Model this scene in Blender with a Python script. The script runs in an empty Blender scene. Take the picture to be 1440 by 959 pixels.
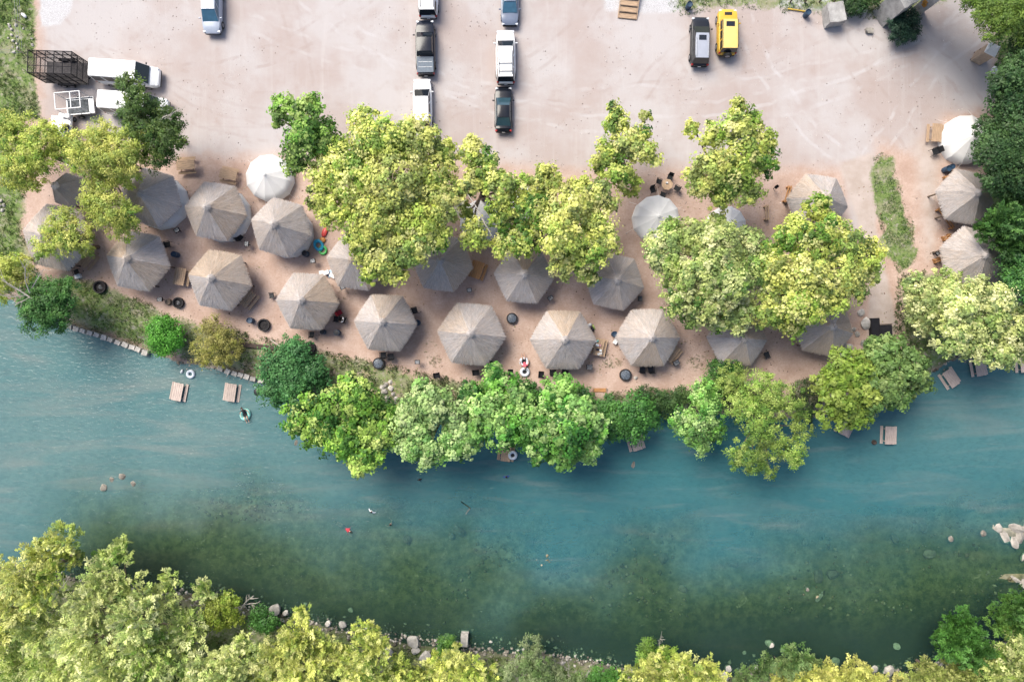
import bpy, bmesh, math, random
import numpy as np
from mathutils import Vector, Matrix

# ------------------------------------------------------------------ camera, sky, sun, exposure
S = 13.6            # photograph pixels per metre on the camp ground (z = 0)
HC = 70.0           # drone height
scene = bpy.context.scene
C = scene.collection
R = math.radians

cam_d = bpy.data.cameras.new('camera'); cam = bpy.data.objects.new('camera', cam_d); C.objects.link(cam)
cam.location = (0, 0, HC); cam.rotation_euler = (0, 0, 0)
cam_d.sensor_fit = 'HORIZONTAL'; cam_d.angle = 2 * math.atan(720 / S / HC)
cam_d.clip_start = 0.5; cam_d.clip_end = 4000
scene.camera = cam

SUN_EL, SUN_AZ = 50.0, 130.0      # elevation; azimuth of the sun measured anticlockwise from +x (upper left)
world = bpy.data.worlds.new('World'); scene.world = world; world.use_nodes = True
wn = world.node_tree.nodes; wl = world.node_tree.links
bg = wn['Background']; sky = wn.new('ShaderNodeTexSky'); sky.sky_type = 'NISHITA'; sky.sun_disc = False
sky.sun_elevation = R(SUN_EL); sky.sun_rotation = R(90 - SUN_AZ); sky.air_density = 0.8; sky.dust_density = 3.0; sky.ozone_density = 0.9
wl.new(sky.outputs[0], bg.inputs[0]); bg.inputs[1].default_value = 0.125
sd = bpy.data.lights.new('sun', 'SUN'); sd.energy = 2.7; sd.angle = R(36); sd.color = (1.0, 0.95, 0.84)
sun = bpy.data.objects.new('sun', sd); C.objects.link(sun)
sv = Vector((math.cos(R(SUN_EL)) * math.cos(R(SUN_AZ)), math.cos(R(SUN_EL)) * math.sin(R(SUN_AZ)), math.sin(R(SUN_EL))))
sun.rotation_euler = sv.to_track_quat('Z', 'Y').to_euler(); sun.location = (-60, 40, 90)
vs = scene.view_settings; vs.view_transform = 'Standard'; vs.look = 'None'; vs.exposure = 0.84; vs.gamma = 1.0; vs.use_curve_mapping = False
scene.cycles.use_denoising = True
scene.cycles.max_bounces = 6; scene.cycles.transparent_max_bounces = 8

rng = np.random.default_rng(7); random.seed(7)
WL = -0.9           # water level

def P(px, py, z=0.0):
    f = (HC - z) / HC / S
    return ((px - 720) * f, (479.5 - py) * f)

# ------------------------------------------------------------------ helpers
def tag(o, label=None, cat=None, group=None, kind=None):
    if label: o['label'] = label
    if cat: o['category'] = cat
    if group: o['group'] = group
    if kind: o['kind'] = kind
    return o

def empty(name, loc=(0, 0, 0), rz=0.0, label=None, cat=None, group=None):
    o = bpy.data.objects.new(name, None); C.objects.link(o)
    o.empty_display_size = 0.2; o.location = loc; o.rotation_euler = (0, 0, rz)
    return tag(o, label, cat, group)

def link(name, me, mat=None, parent=None, loc=None, rot=None):
    o = bpy.data.objects.new(name, me); C.objects.link(o)
    if mat is not None and len(me.materials) == 0: me.materials.append(mat)
    if parent: o.parent = parent
    if loc is not None: o.location = loc
    if rot is not None: o.rotation_euler = rot
    return o

def bm_mesh(bm, name, smooth=None):
    me = bpy.data.meshes.new(name); bm.normal_update(); bm.to_mesh(me); bm.free()
    if smooth is not None:
        me.shade_smooth(); me.set_sharp_from_angle(angle=R(smooth))
    return me

def arr_mesh(name, V, F, col=None, smooth=False):
    """numpy verts (n,3), faces (m,k) all same size"""
    me = bpy.data.meshes.new(name); n = len(V); m, k = F.shape
    me.vertices.add(n); me.vertices.foreach_set('co', np.asarray(V, np.float32).ravel())
    me.loops.add(m * k); me.loops.foreach_set('vertex_index', F.astype(np.int32).ravel())
    me.polygons.add(m); me.polygons.foreach_set('loop_start', np.arange(0, m * k, k, dtype=np.int32))
    me.update(calc_edges=True)
    if smooth: me.shade_smooth()
    if col is not None:
        a = me.color_attributes.new('Col', 'FLOAT_COLOR', 'POINT')
        c = np.ones((n, 4), np.float32); c[:, :col.shape[1]] = col; a.data.foreach_set('color', c.ravel())
    return me

def box(bm, cx, cy, cz, sx, sy, sz, rz=0.0, bev=0.0, rot=None):
    M = Matrix.Translation((cx, cy, cz)) @ (rot.to_4x4() if rot is not None else Matrix.Rotation(rz, 4, 'Z')) @ Matrix.Diagonal((sx, sy, sz, 1))
    r = bmesh.ops.create_cube(bm, size=1, matrix=M)
    if bev > 0:
        es = list({e for v in r['verts'] for e in v.link_edges})
        bmesh.ops.bevel(bm, geom=es, offset=bev, segments=1, affect='EDGES')

def cyl(bm, p0, p1, r0, r1=None, n=8, caps=True):
    p0, p1 = Vector(p0), Vector(p1); r1 = r0 if r1 is None else r1; d = p1 - p0
    M = Matrix.Translation((p0 + p1) / 2) @ d.to_track_quat('Z', 'Y').to_matrix().to_4x4()
    bmesh.ops.create_cone(bm, cap_ends=caps, segments=n, radius1=r0, radius2=r1, depth=d.length, matrix=M)

def lathe(bm, prof, n=20, c=(0, 0, 0), close=False):
    rings = []
    for r, z in prof:
        rings.append([bm.verts.new((c[0] + r * math.cos(2 * math.pi * i / n), c[1] + r * math.sin(2 * math.pi * i / n), c[2] + z)) for i in range(n)])
    pairs = list(zip(rings[:-1], rings[1:])) + ([(rings[-1], rings[0])] if close else [])
    for a, b in pairs:
        for i in range(n):
            j = (i + 1) % n
            bm.faces.new((a[i], a[j], b[j], b[i]))
    return rings

def part(name, mat, parent, fn, smooth=None, loc=None, rot=None):
    bm = bmesh.new(); fn(bm)
    return link(name, bm_mesh(bm, name, smooth), mat, parent, loc, rot)

def copy_tree(o, parent=None):
    c = o.copy(); C.objects.link(c); c.parent = parent
    for ch in list(o.children): copy_tree(ch, c)
    return c

# ------------------------------------------------------------------ materials
MATS = {}
def mat(name, col, rough=0.7, var=0.12, scale=4.0, bump=0.0, metallic=0.0, bscale=None, stretch=None, coat=0.0, objvar=0.0, spec=0.4):
    m = bpy.data.materials.new(name); m.use_nodes = True; nt = m.node_tree; N = nt.nodes; L = nt.links
    b = N['Principled BSDF']; b.inputs['Roughness'].default_value = rough; b.inputs['Metallic'].default_value = metallic
    b.inputs['Specular IOR Level'].default_value = spec
    if coat: b.inputs['Coat Weight'].default_value = coat; b.inputs['Coat Roughness'].default_value = 0.08
    tc = N.new('ShaderNodeTexCoord'); src = tc.outputs['Object']
    if stretch:
        mp = N.new('ShaderNodeMapping'); mp.inputs['Scale'].default_value = stretch; L.new(src, mp.inputs[0]); src = mp.outputs[0]
    nz = N.new('ShaderNodeTexNoise'); nz.inputs['Scale'].default_value = scale; nz.inputs['Detail'].default_value = 6; nz.inputs['Roughness'].default_value = 0.65
    L.new(src, nz.inputs['Vector'])
    rp = N.new('ShaderNodeValToRGB'); L.new(nz.outputs[0], rp.inputs[0])
    c0 = [max(0, c * (1 - var * 1.6)) for c in col]; c1 = [min(1, c * (1 + var * 1.4)) for c in col]
    rp.color_ramp.elements[0].position = 0.3; rp.color_ramp.elements[1].position = 0.7
    rp.color_ramp.elements[0].color = (*c0, 1); rp.color_ramp.elements[1].color = (*c1, 1)
    out = rp.outputs[0]
    if objvar:
        oi = N.new('ShaderNodeObjectInfo'); hs = N.new('ShaderNodeHueSaturation'); mr = N.new('ShaderNodeMapRange')
        mr.inputs['To Min'].default_value = 1 - objvar; mr.inputs['To Max'].default_value = 1 + objvar
        L.new(oi.outputs['Random'], mr.inputs['Value']); L.new(mr.outputs[0], hs.inputs['Value']); L.new(out, hs.inputs['Color']); out = hs.outputs[0]
    L.new(out, b.inputs['Base Color'])
    if bump:
        bp = N.new('ShaderNodeBump'); bp.inputs['Strength'].default_value = bump; bp.inputs['Distance'].default_value = 0.05
        n2 = N.new('ShaderNodeTexNoise'); n2.inputs['Scale'].default_value = bscale or scale * 4; n2.inputs['Detail'].default_value = 5
        L.new(src, n2.inputs['Vector']); L.new(n2.outputs[0], bp.inputs['Height']); L.new(bp.outputs[0], b.inputs['Normal'])
    MATS[name] = m
    return m

def leaf_mat(name, trans=0.22, rough=0.5):
    m = bpy.data.materials.new(name); m.use_nodes = True; nt = m.node_tree; N = nt.nodes; L = nt.links
    b = N['Principled BSDF']; b.inputs['Roughness'].default_value = rough; b.inputs['Specular IOR Level'].default_value = 0.3
    at = N.new('ShaderNodeAttribute'); at.attribute_name = 'Col'
    L.new(at.outputs['Color'], b.inputs['Base Color'])
    tr = N.new('ShaderNodeBsdfTranslucent'); hs = N.new('ShaderNodeHueSaturation'); hs.inputs['Value'].default_value = 1.25; hs.inputs['Saturation'].default_value = 1.1
    L.new(at.outputs['Color'], hs.inputs['Color']); L.new(hs.outputs[0], tr.inputs[0])
    mx = N.new('ShaderNodeMixShader'); mx.inputs[0].default_value = trans
    L.new(b.outputs[0], mx.inputs[1]); L.new(tr.outputs[0], mx.inputs[2]); L.new(mx.outputs[0], N['Material Output'].inputs[0])
    return m

M_leaf = leaf_mat('leaf'); M_bark = mat('bark', (0.16, 0.12, 0.09), 0.9, 0.3, 3, 0.5, stretch=(1, 1, 0.3))
M_palebark = mat('pale_bark', (0.42, 0.38, 0.33), 0.85, 0.25, 4, 0.3)
M_wood = mat('weathered_wood', (0.42, 0.29, 0.19), 0.8, 0.25, 3, 0.2, stretch=(0.6, 6, 6), objvar=0.12)
M_greywood = mat('grey_wood', (0.47, 0.38, 0.33), 0.85, 0.25, 3, 0.2, stretch=(0.6, 6, 6), objvar=0.12)
M_orangewood = mat('orange_wood', (0.40, 0.20, 0.08), 0.75, 0.25, 3, 0.2, stretch=(0.6, 6, 6))
M_darkwood = mat('dark_wood', (0.07, 0.05, 0.04), 0.85, 0.3, 3, 0.2, stretch=(0.6, 6, 6))
M_steel = mat('black_steel', (0.012, 0.012, 0.016), 0.6, 0.3, 6, 0, spec=0.12)
M_char = mat('charred_steel', (0.022, 0.020, 0.022), 0.75, 0.4, 8, 0.2)
M_ash = mat('ash', (0.32, 0.32, 0.33), 0.95, 0.5, 6, 0.4)
M_darkash = mat('dark_ash', (0.05, 0.045, 0.045), 0.95, 0.5, 6, 0.4)
M_alu = mat('galvanised', (0.45, 0.46, 0.48), 0.45, 0.2, 5, 0, metallic=0.5)
M_whitesteel = mat('white_steel', (0.75, 0.75, 0.76), 0.4, 0.06, 4)
M_canvas = mat('canvas', (0.88, 0.88, 0.87), 0.85, 0.03, 1.5, 0.15, bscale=2.0)
_n = M_canvas.node_tree.nodes; _l = M_canvas.node_tree.links; _t = _n.new('ShaderNodeBsdfTranslucent'); _t.inputs[0].default_value = (0.8, 0.79, 0.76, 1); _x = _n.new('ShaderNodeMixShader'); _x.inputs[0].default_value = 0.32
_l.new(_n['Principled BSDF'].outputs[0], _x.inputs[1]); _l.new(_t.outputs[0], _x.inputs[2]); _l.new(_x.outputs[0], _n['Material Output'].inputs[0])
M_barrel = mat('blue_barrel', (0.025, 0.055, 0.10), 0.45, 0.25, 5)
M_blackplastic = mat('black_plastic', (0.016, 0.017, 0.02), 0.5, 0.2, 6)
M_rubber = mat('rubber', (0.02, 0.02, 0.021), 0.8, 0.2, 8)
M_rim = mat('rim', (0.35, 0.35, 0.37), 0.35, 0.15, 6, metallic=0.7)
M_glass = mat('car_glass', (0.012, 0.016, 0.022), 0.06, 0.1, 2, spec=0.7)
M_blueglass = mat('blue_glass', (0.05, 0.13, 0.20), 0.08, 0.1, 2, spec=0.8)
M_red = mat('tail_red', (0.35, 0.02, 0.02), 0.3, 0.1, 4)
M_lamp = mat('head_lamp', (0.6, 0.62, 0.65), 0.15, 0.05, 4)
M_stone = mat('limestone', (0.44, 0.41, 0.37), 0.9, 0.25, 2.5, 0.5, objvar=0.18)
M_wetstone = mat('wet_stone', (0.20, 0.18, 0.15), 0.7, 0.35, 2.5, 0.5, objvar=0.25)
M_greystone = mat('grey_stone', (0.30, 0.28, 0.25), 0.9, 0.3, 2.5, 0.5, objvar=0.25)
M_concrete = mat('concrete', (0.36, 0.35, 0.34), 0.9, 0.22, 1.5, 0.35)
M_white = mat('white_plastic', (0.78, 0.78, 0.78), 0.45, 0.05, 4)
M_tan = mat('tan_panel', (0.42, 0.32, 0.24), 0.6, 0.12, 3)

def paint(name, col, rough=0.16):
    return MATS.get(name) or mat(name, col, min(rough, 0.2), 0.05, 2, 0, spec=0.4)

# thatch: straw colour with fine streaks; each panel of a roof has weathered differently
def thatch_mat():
    m = bpy.data.materials.new('thatch'); m.use_nodes = True; nt = m.node_tree; N = nt.nodes; L = nt.links
    b = N['Principled BSDF']; b.inputs['Roughness'].default_value = 0.95; b.inputs['Specular IOR Level'].default_value = 0.1
    at = N.new('ShaderNodeAttribute'); at.attribute_name = 'Col'
    oi = N.new('ShaderNodeObjectInfo'); tc = N.new('ShaderNodeTexCoord')
    mp = N.new('ShaderNodeMapping'); mp.inputs['Scale'].default_value = (1.0, 1.0, 1.0); L.new(tc.outputs['Object'], mp.inputs[0])
    ad = N.new('ShaderNodeVectorMath'); ad.operation = 'ADD'; cx = N.new('ShaderNodeCombineXYZ'); ml = N.new('ShaderNodeMath'); ml.operation = 'MULTIPLY'; ml.inputs[1].default_value = 40
    L.new(oi.outputs['Random'], ml.inputs[0]); L.new(ml.outputs[0], cx.inputs[0]); L.new(mp.outputs[0], ad.inputs[0]); L.new(cx.outputs[0], ad.inputs[1])
    nz = N.new('ShaderNodeTexNoise'); nz.inputs['Scale'].default_value = 1.1; nz.inputs['Detail'].default_value = 7; L.new(ad.outputs[0], nz.inputs['Vector'])
    # grey <-> straw brown by panel and patch
    mr = N.new('ShaderNodeMapRange'); mr.inputs['From Min'].default_value = 0.35; mr.inputs['From Max'].default_value = 0.7
    L.new(nz.outputs[0], mr.inputs['Value'])
    pw = N.new('ShaderNodeMath'); pw.operation = 'POWER'; pw.inputs[1].default_value = 4.0; L.new(oi.outputs['Random'], pw.inputs[0])
    sm = N.new('ShaderNodeMath'); sm.operation = 'MULTIPLY_ADD'; sm.inputs[1].default_value = 0.35; L.new(mr.outputs[0], sm.inputs[0]); L.new(pw.outputs[0], sm.inputs[2])
    cl = N.new('ShaderNodeClamp'); L.new(sm.outputs[0], cl.inputs[0])
    mx = N.new('ShaderNodeMix'); mx.data_type = 'RGBA'; mx.inputs[6].default_value = (0.51, 0.475, 0.465, 1); mx.inputs[7].default_value = (0.52, 0.425, 0.345, 1)
    L.new(cl.outputs[0], mx.inputs[0])
    mu = N.new('ShaderNodeMix'); mu.data_type = 'RGBA'; mu.blend_type = 'MULTIPLY'; mu.inputs[0].default_value = 1.0
    L.new(mx.outputs[2], mu.inputs[6]); L.new(at.outputs['Color'], mu.inputs[7]); L.new(mu.outputs[2], b.inputs['Base Color'])
    return m
M_thatch = thatch_mat()

# ------------------------------------------------------------------ terrain
def fbm(x, y, seed, base=0.1, octv=4, gain=0.5):
    out = np.zeros_like(x); amp = 1.0; tot = 0.0; f = base
    for o in range(octv):
        g = np.random.default_rng(seed * 31 + o).random((257, 257))
        u = (x * f + 1000.37) ; v = (y * f + 1000.71)
        iu = np.floor(u).astype(int); iv = np.floor(v).astype(int); fu = u - iu; fv = v - iv
        fu = fu * fu * (3 - 2 * fu); fv = fv * fv * (3 - 2 * fv)
        a = g[iu % 257, iv % 257]; b_ = g[(iu + 1) % 257, iv % 257]; c = g[iu % 257, (iv + 1) % 257]; d = g[(iu + 1) % 257, (iv + 1) % 257]
        out += amp * ((a * (1 - fu) + b_ * fu) * (1 - fv) + (c * (1 - fu) + d * fu) * fv); tot += amp; amp *= gain; f *= 2.03
    return out / tot

def sstep(a, b_, x):
    t = np.clip((x - a) / (b_ - a), 0, 1); return t * t * (3 - 2 * t)

NB = [(-1400, 300), (-300, 385), (0, 421), (95, 458), (150, 477), (205, 497), (240, 511), (290, 519), (330, 529), (375, 545), (420, 565), (550, 590), (700, 605), (850, 590), (940, 580), (1000, 585), (1100, 592), (1165, 588), (1225, 580), (1285, 556), (1310, 530), (1345, 508), (1440, 497), (1800, 470), (3000, 400)]
SB = [(-1400, 700), (-200, 765), (0, 800), (150, 825), (280, 843), (350, 860), (450, 884), (560, 903), (680, 918), (800, 930), (900, 953), (1000, 960), (1085, 948), (1180, 960), (1260, 957), (1320, 938), (1380, 920), (1440, 900), (1800, 830), (3000, 800)]
def wline(tab, x):
    xs = np.array([(p[0] - 720) / S for p in tab]); ys = np.array([(479.5 - p[1]) / S for p in tab])
    return np.interp(x, xs, ys)

SHOALS = [(1440, 750, 38, 12, 1.35), (1400, 742, 14, 7, 0.9), (1440, 816, 24, 6, 1.3), (1142, 836, 26, 11, 0.95), (1125, 812, 22, 8, 0.7), (765, 790, 26, 14, 0.75), (355, 716, 34, 16, 0.6), (830, 824, 18, 9, 0.7), (1050, 790, 25, 8, 0.6)]
def height(x, y):
    x = np.asarray(x, float); y = np.asarray(y, float)
    w = (fbm(x, y, 3, 0.25, 3) - 0.5) * 0.9
    dn = (y - wline(NB, x)) * 0.95 + w * 0.5          # >0 on the camp side
    ds = (wline(SB, x) - y) * 0.95 + w
    d = np.minimum(-dn, -ds)                            # >0 inside the river
    z = np.where(dn > 0, WL + sstep(0, 2.6, dn) * 0.9 + 0 * dn, 0.0)
    z = np.where(ds > 0, WL + sstep(0, 5, ds) * 1.3 + np.clip(ds - 4, 0, 40) * 0.03, z)
    depth = 0.02 + sstep(0, 1.5, d) * 0.36 + sstep(6, 13, d) * 0.75 + (fbm(x, y, 9, 0.3, 4) - 0.5) * 0.30 * sstep(0.5, 3, d)
    bx_ = x * S + 720; by_ = 479.5 - y * S
    for sx_, sy_, ra, rb, amp in SHOALS: depth = depth - amp * np.exp(-((bx_ - sx_) / ra) ** 2 - ((by_ - sy_) / rb) ** 2) * (0.6 + 0.8 * fbm(x, y, 17, 0.9, 3))
    z = np.where(d > 0, WL - np.maximum(depth, np.where(bx_ > 1385, -0.05, 0.07)), z)
    z = z + np.where(d > 0, 0, (fbm(x, y, 5, 0.15, 4) - 0.5) * 0.10)
    return z
def gz(x, y):
    return float(height(np.array([x]), np.array([y]))[0])
def Pg(px, py):
    x, y = P(px, py); z = gz(x, y)
    x, y = P(px, py, z); return (x, y, gz(x, y))

def axis(lo, hi, step, far):
    a = list(np.arange(lo, hi + 1e-6, step)); s = step; l = lo; r = hi; L_, R_ = [], []
    while l > -far:
        s *= 1.5; l -= s; r += s; L_.append(l); R_.append(r)
    return np.array(L_[::-1] + a + R_)
gx = axis(-64, 64, 0.4, 1500); gy = axis(-46, 46, 0.4, 1500)
GX, GY = np.meshgrid(gx, gy, indexing='ij'); GZ = height(GX, GY)
PXg = GX * S + 720; PYg = 479.5 - GY * S

def poly_mask(poly, blur_px=14):
    """soft mask of a pixel polygon at ground points: signed distance to its edge"""
    p = np.array(poly, float); n = len(p); ins = np.zeros(PXg.shape, bool); dist = np.full(PXg.shape, 1e9)
    for i in range(n):
        x0, y0 = p[i]; x1, y1 = p[(i + 1) % n]
        c = ((y0 > PYg) != (y1 > PYg)) & (PXg < (x1 - x0) * (PYg - y0) / (y1 - y0 + 1e-9) + x0); ins ^= c
        t = np.clip(((PXg - x0) * (x1 - x0) + (PYg - y0) * (y1 - y0)) / ((x1 - x0) ** 2 + (y1 - y0) ** 2), 0, 1)
        dist = np.minimum(dist, np.hypot(PXg - x0 - t * (x1 - x0), PYg - y0 - t * (y1 - y0)))
    sd_ = np.where(ins, dist, -dist)
    return np.clip(0.5 + sd_ / (2 * blur_px), 0, 1)

n1 = fbm(GX, GY, 21, 0.35, 4); n2 = fbm(GX, GY, 22, 0.12, 4); n3 = fbm(GX, GY, 23, 0.9, 3)
lot = poly_mask([(45, -900), (1500, -900), (1405, 60), (1400, 150), (1330, 165), (1290, 215), (1232, 200), (1232, 300), (1195, 330), (1190, 235), (1100, 235), (950, 235), (820, 240), (690, 228), (430, 215), (245, 222), (150, 190), (60, 165)], 30)
ramp = poly_mask([(1180, 230), (1228, 215), (1232, 320), (1250, 400), (1262, 455), (1255, 480), (1220, 478), (1222, 400), (1212, 330)], 10)
rpath = poly_mask([(1275, 190), (1340, 170), (1330, 260), (1322, 380), (1296, 375), (1285, 300)], 25)
isl = poly_mask([(1226, 222), (1240, 212), (1256, 222), (1268, 262), (1286, 312), (1294, 366), (1262, 390), (1244, 345), (1227, 300)], 16)
grass = np.maximum.reduce([
    np.clip(isl * 1.3 - 0.1 + (n3 - 0.5) * 0.9 * sstep(0.05, 0.3, isl) + (n1 - 0.5) * 0.8 * sstep(0.05, 0.3, isl), 0, 1) * 0.85,
    poly_mask([(-900, -900), (42, -900), (52, 60), (50, 110), (60, 172), (-900, 172)], 14) * 0.95,
    poly_mask([(-900, 172), (10, 172), (40, 280), (35, 330), (60, 395), (-900, 410)], 16) * 0.8,
    poly_mask([(85, 380), (150, 398), (215, 425), (245, 445), (240, 505), (205, 495), (95, 460), (70, 420)], 14) * 0.75,
    poly_mask([(245, 440), (330, 455), (350, 470), (420, 480), (520, 500), (600, 520), (740, 548), (820, 550), (1000, 540), (1100, 545), (1100, 600), (850, 600), (700, 612), (420, 575), (330, 530), (240, 511)], 14) * 0.62,
    poly_mask([(1262, 385), (1300, 380), (1460, 400), (1460, 500), (1300, 530), (1265, 470)], 14) * 0.7,
    poly_mask([(920, -900), (1500, -900), (1345, 5), (1260, 30), (1100, 20), (1010, 16), (940, 24)], 10) * 0.6,
    poly_mask([(1395, -100), (3000, -100), (3000, 500), (1405, 420), (1385, 300), (1395, 200), (1400, 110)], 12) * 0.8])
south = sstep(-2.4, -0.9, wline(SB, GX) - GY)
grass = np.maximum(grass, south * 1.25)
gravel = np.maximum.reduce([poly_mask([(48, -300), (125, -300), (100, 20), (85, 36), (58, 36)], 14), poly_mask([(800, -300), (1000, -300), (960, 18), (905, 22), (850, 14)], 16) * 0.9,
    poly_mask([(1085, -60), (1260, -60), (1245, 28), (1090, 14)], 10) * 0.7])
inriver = np.maximum(sstep(-0.05, 0.05, WL - GZ), sstep(1.2, 2.0, np.minimum(wline(NB, GX) - GY, GY - wline(SB, GX))))
# bed: olive algae with the bank's reflection painted in, darkest mud for deep water
olx = np.interp(PXg, [-200, 0, 100, 180, 330, 500, 700, 900, 1150, 1440, 1700], [800, 770, 745, 690, 700, 735, 775, 770, 745, 735, 720])
olive = sstep(-70, 130, PYg - olx + (n2 - 0.5) * 190 + (n1 - 0.5) * 90)
shoal = np.zeros(PXg.shape)
for sx_, sy_, ra, rb, amp in SHOALS: shoal = np.maximum(shoal, np.exp(-((PXg - sx_) / ra) ** 2 - ((PYg - sy_) / rb) ** 2) * sstep(0.35, 0.6, n1))
olive = olive * (1 - 0.85 * shoal)
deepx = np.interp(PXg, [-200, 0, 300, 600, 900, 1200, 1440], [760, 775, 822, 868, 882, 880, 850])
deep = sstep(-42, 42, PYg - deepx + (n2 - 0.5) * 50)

verts = np.stack([GX.ravel(), GY.ravel(), GZ.ravel()], 1); nx, ny = GX.shape
ii, jj = np.meshgrid(np.arange(nx - 1), np.arange(ny - 1), indexing='ij'); q = (ii * ny + jj).ravel()
faces = np.stack([q, q + ny, q + ny + 1, q + 1], 1)
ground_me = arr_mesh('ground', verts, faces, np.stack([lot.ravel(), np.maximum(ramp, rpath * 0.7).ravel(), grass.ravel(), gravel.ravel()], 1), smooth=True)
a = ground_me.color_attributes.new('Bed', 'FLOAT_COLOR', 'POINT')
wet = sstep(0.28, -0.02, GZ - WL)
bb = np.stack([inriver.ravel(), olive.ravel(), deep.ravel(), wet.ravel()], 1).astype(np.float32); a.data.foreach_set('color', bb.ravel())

def ground_material():
    m = bpy.data.materials.new('ground_soil'); m.use_nodes = True; nt = m.node_tree; N = nt.nodes; L = nt.links
    b = N['Principled BSDF']; b.inputs['Roughness'].default_value = 0.95; b.inputs['Specular IOR Level'].default_value = 0.15
    tc = N.new('ShaderNodeTexCoord'); ob = tc.outputs['Object']
    A = N.new('ShaderNodeAttribute'); A.attribute_name = 'Col'; B = N.new('ShaderNodeAttribute'); B.attribute_name = 'Bed'
    sa = N.new('ShaderNodeSeparateColor'); L.new(A.outputs['Color'], sa.inputs[0]); sb_ = N.new('ShaderNodeSeparateColor'); L.new(B.outputs['Color'], sb_.inputs[0])
    def noise(scale, det=6, rough=0.6, stretch=None, dist=0.0, off=None):
        nz = N.new('ShaderNodeTexNoise'); nz.inputs['Scale'].default_value = scale; nz.inputs['Detail'].default_value = det; nz.inputs['Roughness'].default_value = rough; nz.inputs['Distortion'].default_value = dist
        mp = N.new('ShaderNodeMapping'); L.new(ob, mp.inputs[0])
        if stretch: mp.inputs['Scale'].default_value = stretch
        if off: mp.inputs['Location'].default_value = off
        L.new(mp.outputs[0], nz.inputs['Vector']); return nz.outputs[0]
    def rng_(v, a0, a1, b0=0.0, b1=1.0):
        r = N.new('ShaderNodeMapRange'); r.interpolation_type = 'SMOOTHSTEP'
        for k, val in (('From Min', a0), ('From Max', a1), ('To Min', b0), ('To Max', b1)): r.inputs[k].default_value = val
        L.new(v, r.inputs['Value']); return r.outputs[0]
    def math_(op, x, y):
        n = N.new('ShaderNodeMath'); n.operation = op
        for i, v in enumerate((x, y)):
            if isinstance(v, (int, float)): n.inputs[i].default_value = v
            else: L.new(v, n.inputs[i])
        return n.outputs[0]
    def mix(f, c0, c1, mode='MIX'):
        x = N.new('ShaderNodeMix'); x.data_type = 'RGBA'; x.blend_type = mode
        if isinstance(f, (int, float)): x.inputs[0].default_value = f
        else: L.new(f, x.inputs[0])
        for i, c in ((6, c0), (7, c1)):
            if isinstance(c, tuple): x.inputs[i].default_value = (*c, 1)
            else: L.new(c, x.inputs[i])
        return x.outputs[2]
    big = noise(0.10, 5); mid = noise(0.55, 6); fine = noise(5.0, 5, 0.7); grit = noise(22, 3, 0.7)
    tracks_y = noise(0.5, 5, 0.6, (2.6, 0.16, 1), 0.4); tracks_x = noise(0.5, 5, 0.6, (0.14, 2.2, 1), 0.6, (9, 4, 0))
    def edge(maskv, k=0.9, lo=0.42, hi=0.60):      # a mask edge broken up by the noises
        return rng_(math_('ADD', maskv, math_('MULTIPLY', math_('SUBTRACT', math_('ADD', math_('MULTIPLY', mid, 0.6), math_('MULTIPLY', fine, 0.4)), 0.5), k)), lo, hi)
    camp = mix(rng_(mid, 0.3, 0.7), (0.412, 0.292, 0.237), (0.529, 0.401, 0.340))
    camp = mix(rng_(fine, 0.35, 0.75, 0, 0.5), camp, (0.33, 0.215, 0.155))
    pale = mix(rng_(big, 0.38, 0.62), (0.384, 0.323, 0.302), (0.439, 0.407, 0.401))
    pale = mix(rng_(tracks_y, 0.52, 0.74, 0, 0.35), pale, (0.481, 0.449, 0.437))
    pale = mix(rng_(tracks_x, 0.58, 0.80, 0, 0.22), pale, (0.312, 0.244, 0.215))
    pale = mix(rng_(mid, 0.52, 0.80, 0, 0.5), pale, (0.338, 0.265, 0.236))
    pale = mix(rng_(fine, 0.58, 0.8, 0, 0.35), pale, (0.391, 0.300, 0.258))
    pale = mix(rng_(noise(0.33, 7, 0.65, None, 0.5, (17, 3, 0)), 0.62, 0.76, 0, 0.55), pale, (0.33, 0.25, 0.22))
    pale = mix(rng_(noise(9.0, 4, 0.8), 0.66, 0.78, 0, 0.45), pale, (0.30, 0.25, 0.23))
    geo = N.new('ShaderNodeSeparateXYZ'); L.new(ob, geo.inputs[0]); brk = rng_(noise(0.45, 5, 0.6, None, 0, (31, 5, 0)), 0.42, 0.62)
    wob = math_('MULTIPLY', math_('SUBTRACT', noise(0.12, 3), 0.5), 2.4)
    for cx_, cy_, r_, s_, dark_ in ((-38, 62, 34, 0.8, 1), (-20, 58, 36, 0.55, 1), (14, 75, 52, 0.6, 0), (30, 12, 21, 0.6, 1), (48, 40, 24, 0.7, 0), (-60, 22, 38, 0.5, 1), (70, 2, 36, 0.7, 0), (-8, 120, 96, 0.5, 1), (10, 118, 92, 0.45, 0), (90, 60, 62, 0.6, 1)):
        ddx = math_('SUBTRACT', geo.outputs[0], cx_); ddy = math_('SUBTRACT', geo.outputs[1], cy_); dst = math_('ADD', math_('SQRT', math_('ADD', math_('MULTIPLY', ddx, ddx), math_('MULTIPLY', ddy, ddy)), 0.0), wob)
        for off_ in (0.0, 1.65):
            e_ = math_('ABSOLUTE', math_('SUBTRACT', dst, r_ + off_), 0.0); f_ = math_('MULTIPLY', rng_(e_, 0.08, 0.26, s_, 0.0), brk)
            pale = mix(math_('MULTIPLY', f_, 0.6), pale, (0.33, 0.265, 0.24) if dark_ else (0.508, 0.496, 0.506))
    lotm = rng_(math_('ADD', sa.outputs[0], math_('MULTIPLY', math_('SUBTRACT', mid, 0.5), 0.5)), 0.25, 0.75)
    col = mix(lotm, camp, pale)
    sandc = mix(rng_(mid, 0.3, 0.7), (0.383, 0.315, 0.272), (0.468, 0.399, 0.365))
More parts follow.
